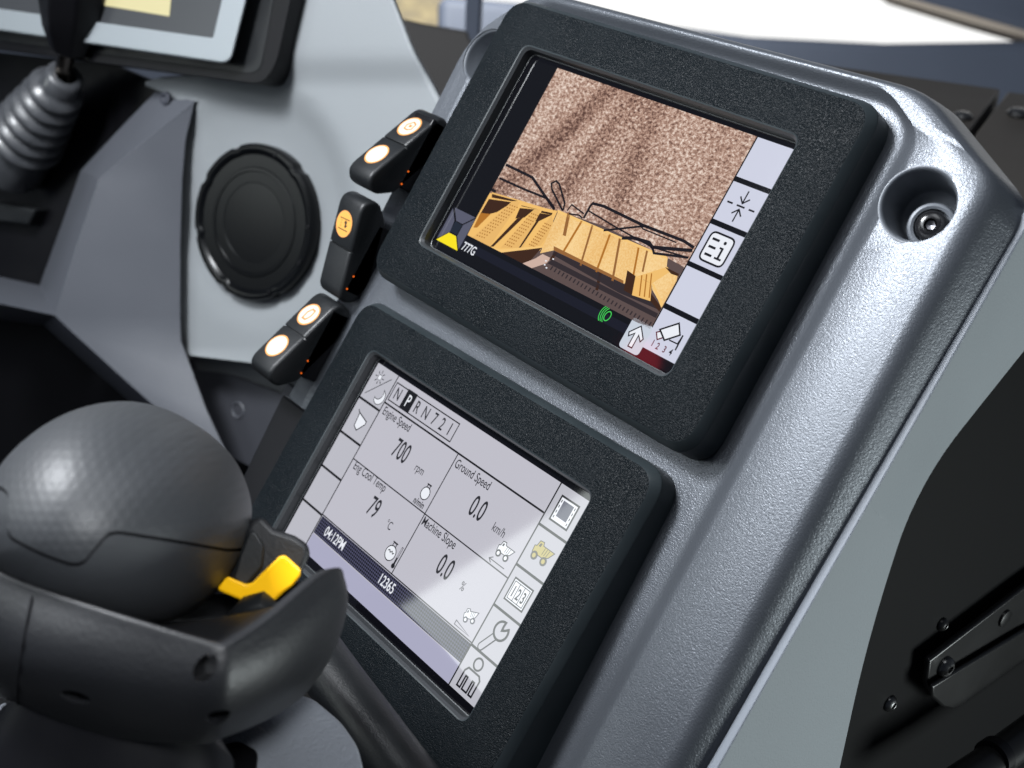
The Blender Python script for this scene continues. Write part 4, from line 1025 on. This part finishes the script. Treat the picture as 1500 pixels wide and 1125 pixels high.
# trigger: dark paddle with a yellow insert
def slab(pts, z0, z1): return B().loft([[J(x, y, z0 + dz) for x, y, dz in pts], [J(x, y, z1 + dz) for x, y, dz in pts]], True, True)
paddle = slab([(330, 858, 0), (348, 800, .0), (366, 762, .0), (384, 757, .0), (402, 775, 0), (432, 785, 0), (452, 798, 0), (454, 812, 0), (440, 845, 0), (400, 890, 0), (345, 885, 0)], .452, .478)
pdl = paddle.build('trigger', 'joy_tub', joy, world=True, bevel=.002, smooth=40)
slab([(360, 860, 0), (385, 830, 0), (388, 800, 0), (376, 780, 0), (366, 776, 0), (352, 810, 0), (340, 848, 0)], .447, .455).build('trigger_web', 'black_plastic', pdl, world=True, bevel=.001, smooth=40)
yel = slab([(318, 862, 0), (333, 844, 0), (361, 856, .0), (370, 853, 0), (409, 815, 0), (418, 813, 0), (441, 834, -.006), (440, 844, -.006), (430, 857, -.004), (417, 867, -.003), (393, 889, 0), (383, 883, 0), (358, 881, 0), (322, 866, 0)], .438, .456)
yel.build('yellow_insert', 'yellow', pdl, world=True, bevel=.0009, bseg=3, smooth=40)
B().tube([J(345, 905, .440), J(365, 890, .436), J(385, 884, .434), (J(398, 892, .436))], [.003, .0042, .0042, .003], 16).build('trigger_hinge', 'black_plastic', pdl, world=True, smooth=60)
# neck under the tub
B().loft([[J(150 + 120 * math.cos(a) * s_, y + 26 * math.sin(a), .445 - .05 * math.sin(a) * -1 * .6) for a in [k * math.pi / 12 for k in range(24)]] for s_, y in ((1.25, 1040), (1.45, 1080), (1.62, 1115), (1.7, 1250))], True, True).build('neck', 'black_satin', joy, world=True, smooth=60)

pod = thing('armrest_pod', 'rounded grey armrest end under the joystick at the bottom edge', 'armrest', Matrix.Translation(J(430, 1150, .47)))
po = [(200, 1160), (230, 1080), (320, 1040), (425, 1012), (458, 1020), (500, 1055), (524, 1090), (534, 1130), (536, 1200), (200, 1200)]
hz = .42
Hh = J(440, 1080, .47).z
def onh(x, y, h): return onz(x, y, h)
pr = [onh(x, y, Hh) for x, y in [tuple(p) for p in rpoly(po, 12, 4)]]
B().prism(pr, (0, 0, -.05)).build('pod_body', 'pod_grey', pod, world=True, bevel=.008, bseg=5, smooth=50)
B().prism([onh(x, y, Hh + .002) for x, y in [tuple(p) for p in rpoly([(260, 1105), (350, 1085), (378, 1100), (372, 1150), (260, 1200)], 8, 4)]], (0, 0, -.004)).build('pod_inset', 'black_satin', pod, world=True, bevel=.001)
arm = thing('control_plate', 'dark glossy plate with a small green light at the lower left corner', 'panel', Matrix.Translation(J(40, 1120, .47)))
h2 = J(40, 1080, .48).z
B().prism([onh(x, y, h2) for x, y in ((-60, 1060), (35, 1018), (75, 1050), (90, 1200), (-60, 1250))], (0, 0, -.02)).build('plate', 'speaker_gloss', arm, world=True, bevel=.002)
B().prism([onh(x, y, h2 + .003) for x, y in ((-60, 1062), (8, 1028), (14, 1034), (-60, 1072))], (0, 0, -.004)).build('plate_edge', 'pod_grey', arm, world=True, bevel=.0006)
B().lathe([(.0022, .0), (.0018, .001), (.0001, .0012)], 20, Matrix.Translation(onh(57, 1057, h2))).build('green_light', 'led_green', arm, world=True)

# black padded bar below the gauge display
bar = thing('black_bar', 'black rounded bar running below the gauge display', 'bar', Matrix.Translation(J(560, 1100, .52)))
B().tube([J(380, 850, .62), J(440, 925, .585), (J(500, 1010, .555)), J(555, 1085, .53), J(640, 1200, .50)], .0125, 28).build('bar', 'black_plastic', bar, world=True, smooth=60)

# ================================================================== BEHIND
hB = .90
b1 = thing('olive_box', 'dark olive metal cover behind the console top, left of the dark gap', 'metal cover', Matrix.Translation(onz(1300, 130, hB)))
B().prism([onz(x, y, hB) for x, y in ((1120, 86), (1190, 92), (1466, 130), (1420, 192), (1300, 420), (1050, 320))], (0, 0, -.05)).build('cover_plate', 'box_olive', b1, world=True, bevel=.002)
MB_ = Matrix.Translation(onz(1409, 173, hB)); B().lathe([(.008, 0), (.008, .002), (.006, .004), (.003, .0045), (.0001, .0045)], 24, MB_).build('cover_bolt', 'bolt_steel', b1, world=True)
b2_ = thing('olive_box', 'dark olive metal cover at the right edge of the frame, right of the gap', 'metal cover', Matrix.Translation(onz(1480, 160, hB)))
B().prism([onz(x, y, hB - .001) for x, y in ((1476, 134), (1680, 158), (1640, 420), (1310, 420), (1430, 194))], (0, 0, -.05)).build('cover_plate', 'box_olive', b2_, world=True, bevel=.002)
MB_ = Matrix.Translation(onz(1492, 168, hB)); B().lathe([(.009, 0), (.009, .002), (.007, .004), (.003, .0045), (.0001, .0045)], 24, MB_).build('cover_bolt', 'bolt_steel', b2_, world=True)
# cab wall: a dark slate sill under a bright window; brown pillar and sandy ground further left
def facing(px, py, z, pts, th=.03):
    return [J(x, y, z) for x, y in pts]
seat = B().prism(facing(0, 0, 2.0, [(640, -10), (760, 0), (1000, 36), (1100, 50), (1300, 60), (1420, 58), (1560, 55), (1900, 200), (1900, 700), (640, 500)]), -cb * .08)
o = seat.build('slate_sill', 'slate', None, world=True, M=Matrix.Translation(J(1100, 400, 2.0)), bevel=.02, bseg=6)
tag(o, 'dark slate blue sill, far out of focus below the bright window', 'sill')
o = B().prism(facing(0, 0, 2.04, [(1250, -60), (1330, -2), (1420, 22), (1560, 62), (1800, 220), (1900, -200), (1250, -200)]), -cb * .03).build('window_frame', 'slate', None, world=True, M=Matrix.Translation(J(1450, 0, 2.04)), bevel=.012, bseg=5)
tag(o, 'dark out-of-focus window frame in the upper right corner', 'window frame')
o = B().prism(facing(0, 0, 2.045, [(1225, -60), (1310, -2), (1420, 32), (1560, 72), (1560, 62), (1420, 20), (1330, -4), (1260, -60)]), -cb * .03).build('window_seal', 'window_edge', None, world=True, M=Matrix.Translation(J(1420, 20, 2.045)))
tag(o, 'brownish blurred seal along the window frame', 'window seal')
o = B().prism(facing(0, 0, 3.2, [(500, -700), (2600, -700), (2600, 500), (500, 500)]), -cb * .02).build('white_backdrop', 'backdrop_white', None, world=True, M=Matrix.Translation(J(1000, 100, 3.2)))  # glowing backdrop added to supply the white above the slate sill
tag(o, kind='structure')
pil = B().prism([J(x, y, 1.3) for x, y in ((560, 20), (624, 34), (684, 44), (690, 60), (800, 60), (800, 420), (560, 420))], -cb * .05).build('brown_pillar', 'dark_wall', None, world=True, M=Matrix.Translation(J(650, 400, 1.3)), bevel=.003)
tag(pil, 'dark brown post between the grey dash and the console top', 'post')
pl2 = B().prism([J(x, y, 1.5) for x, y in ((688, -200), (716, -200), (702, 60), (680, 80))], -cb * .05).build('window_post', 'slate', None, world=True, M=Matrix.Translation(J(695, 80, 1.5)), bevel=.003)
tag(pl2, 'narrow blurred grey post right of the sandy ground', 'post')
gr = B(); gb = [J(x, y, 2.6) for x, y in ((380, -300), (700, -300), (700, 300), (380, 300))]
o = B().prism(gb, -cb * .03).build('ground', 'sand', None, world=True, M=Matrix.Translation(J(600, 100, 2.6)))
tag(o, kind='structure')
fl = B(); fl.box((0, .6, -.1), (6, 6, .02)); o = fl.build('floor', 'cab_floor', None, smooth=0); tag(o, kind='structure')
# dark footwell behind the joystick
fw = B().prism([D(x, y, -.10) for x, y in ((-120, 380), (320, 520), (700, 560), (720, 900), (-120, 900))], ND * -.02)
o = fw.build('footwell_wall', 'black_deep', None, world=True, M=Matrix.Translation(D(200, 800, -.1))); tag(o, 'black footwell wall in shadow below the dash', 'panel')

# ================================================================== CAMERA, LIGHT
cam = bpy.data.cameras.new('camera'); co = bpy.data.objects.new('camera', cam); COL.objects.link(co); S.camera = co
cam.sensor_width = 36; cam.lens = 36 * F / 1500; cam.clip_end = 100; cam.clip_start = .01
Mcam = Matrix((cr_, cu_, cb)).transposed().to_4x4(); co.matrix_world = Matrix.Translation(CAMW) @ Mcam
cam.dof.use_dof = True; cam.dof.focus_distance = .575; cam.dof.aperture_fstop = cam.lens / 4.3
cam.dof.aperture_blades = 0
w = bpy.data.worlds.new('World'); S.world = w; w.use_nodes = True
bg = w.node_tree.nodes['Background']; bg.inputs[0].default_value = (.62, .74, 1, 1); bg.inputs[1].default_value = .095
def area(name, loc, target, sx, sy, power, col, roll=0, loc_world=True, spec=1):
    l = bpy.data.lights.new(name, 'AREA'); l.shape = 'RECTANGLE'; l.size = sx; l.size_y = sy; l.energy = power; l.color = col
    l.specular_factor = spec
    o = bpy.data.objects.new(name, l); COL.objects.link(o)
    loc, target = Vector(loc), Vector(target); dz = (loc - target).normalized()
    o.matrix_world = Matrix.Translation(loc) @ dz.to_track_quat('Z', 'Y').to_matrix().to_4x4() @ Matrix.Rotation(math.radians(roll), 4, 'Z')
    return o
# key: lamp placed up left so the console's right margin mirrors a highlight
area('key_light', MC @ Vector((-.255, .215, .70)), MC @ Vector((.15, .03, 0)), .19, .21, 15.5, (.93, .96, 1.0))
# lit side window whose reflection lies across the gauge screen
mc = MLi @ CAMW; mcm = Vector((mc.x, mc.y, -mc.z))
def refl(px, py, n):
    p = hl(px, py, 0); k = (n + mc.z) / mc.z; return ML @ (mcm + (p - mcm) * k)
n_ = .9
A_, B_, C_, D_ = refl(905, 735, n_), refl(560, 925, n_), refl(640, 1010, n_), refl(760, 930, n_)
mid = (refl(860, 745, n_) + refl(560, 935, n_)) / 2 
pa, pb_ = refl(888, 700, n_), refl(530, 925, n_)       # edge A of the bright band
pc = refl(700, 1040, n_)
ex = (pa - pb_); ux = ex.normalized(); nz = (ML.to_3x3() @ Vector((0, 0, -1))).normalized(); uy = nz.cross(ux).normalized()
hgt = abs((pc - pb_).dot(uy)); hgt = .19
if (pc - pb_).dot(uy) < 0: uy = -uy
cen = (pa + pb_) / 2 + uy * hgt / 2
zz = ux.cross(uy)
if zz.dot(nz) > 0: ux = -ux; zz = ux.cross(uy)
l = bpy.data.lights.new('side_window', 'AREA'); l.shape = 'RECTANGLE'; l.size = ex.length; l.size_y = hgt; l.color = (.93, 1, .98)
l.energy = 5.6 * ex.length * hgt * math.pi
o = bpy.data.objects.new('side_window', l); COL.objects.link(o); o.matrix_world = Matrix.Translation(cen) @ Matrix((ux, uy, zz)).transposed().to_4x4()
print('side window size', ex.length, hgt, 'energy', l.energy)
area('dash_light', D0 + Vector((.10, -1.05, .95)), D0, .6, .4, 7.0, (.90, .95, 1.0))
area('joy_light', BC + cu_ * .6 + cb * .30 + cr_ * .22, BC, .35, .35, 1.6, (.92, .96, 1.0))
area('flank_light', MC @ Vector((1.25, -.15, -.70)), MC @ Vector((.18, -.1, -.08)), .5, .5, 14, (.92, 1.0, 1.0))
sl = bpy.data.lights.new('joystick_spot', 'SPOT'); sl.energy = 15; sl.spot_size = math.radians(34); sl.spot_blend = 1; sl.shadow_soft_size = .05; sl.color = (.94, .97, 1.0)
so_ = bpy.data.objects.new('joystick_spot', sl); COL.objects.link(so_); lp_ = CAMW + cb * .10 + cu_ * .13 + cr_ * .03
so_.matrix_world = Matrix.Translation(lp_) @ (lp_ - BC).normalized().to_track_quat('Z', 'Y').to_matrix().to_4x4()
# unseen red disc light added for a red reflection low right in the camera screen
mcu = Vector((CAML.x, CAML.y, -CAML.z)); pr0 = hc(938, 526); kk = (.55 + CAML.z) / CAML.z; rp = mcu + (pr0 - mcu) * kk
area('red_reflection_light', MC @ rp, MC @ pr0,   .038, .038, .009, (1, .035, .06)); bpy.data.lights['red_reflection_light'].shape = 'DISK'
area('daylight_outside', J(640, 40, 2.0) + Vector((.1, -.1, .5)), J(640, 20, 2.6), .4, .4, 14, (1, .98, .93))
S.view_settings.view_transform = 'Standard'; S.view_settings.look = 'None'; S.view_settings.gamma = 1; S.view_settings.exposure = 0
S.view_settings.use_curve_mapping = False
S.render.engine = 'CYCLES'
S.cycles.max_bounces = 6
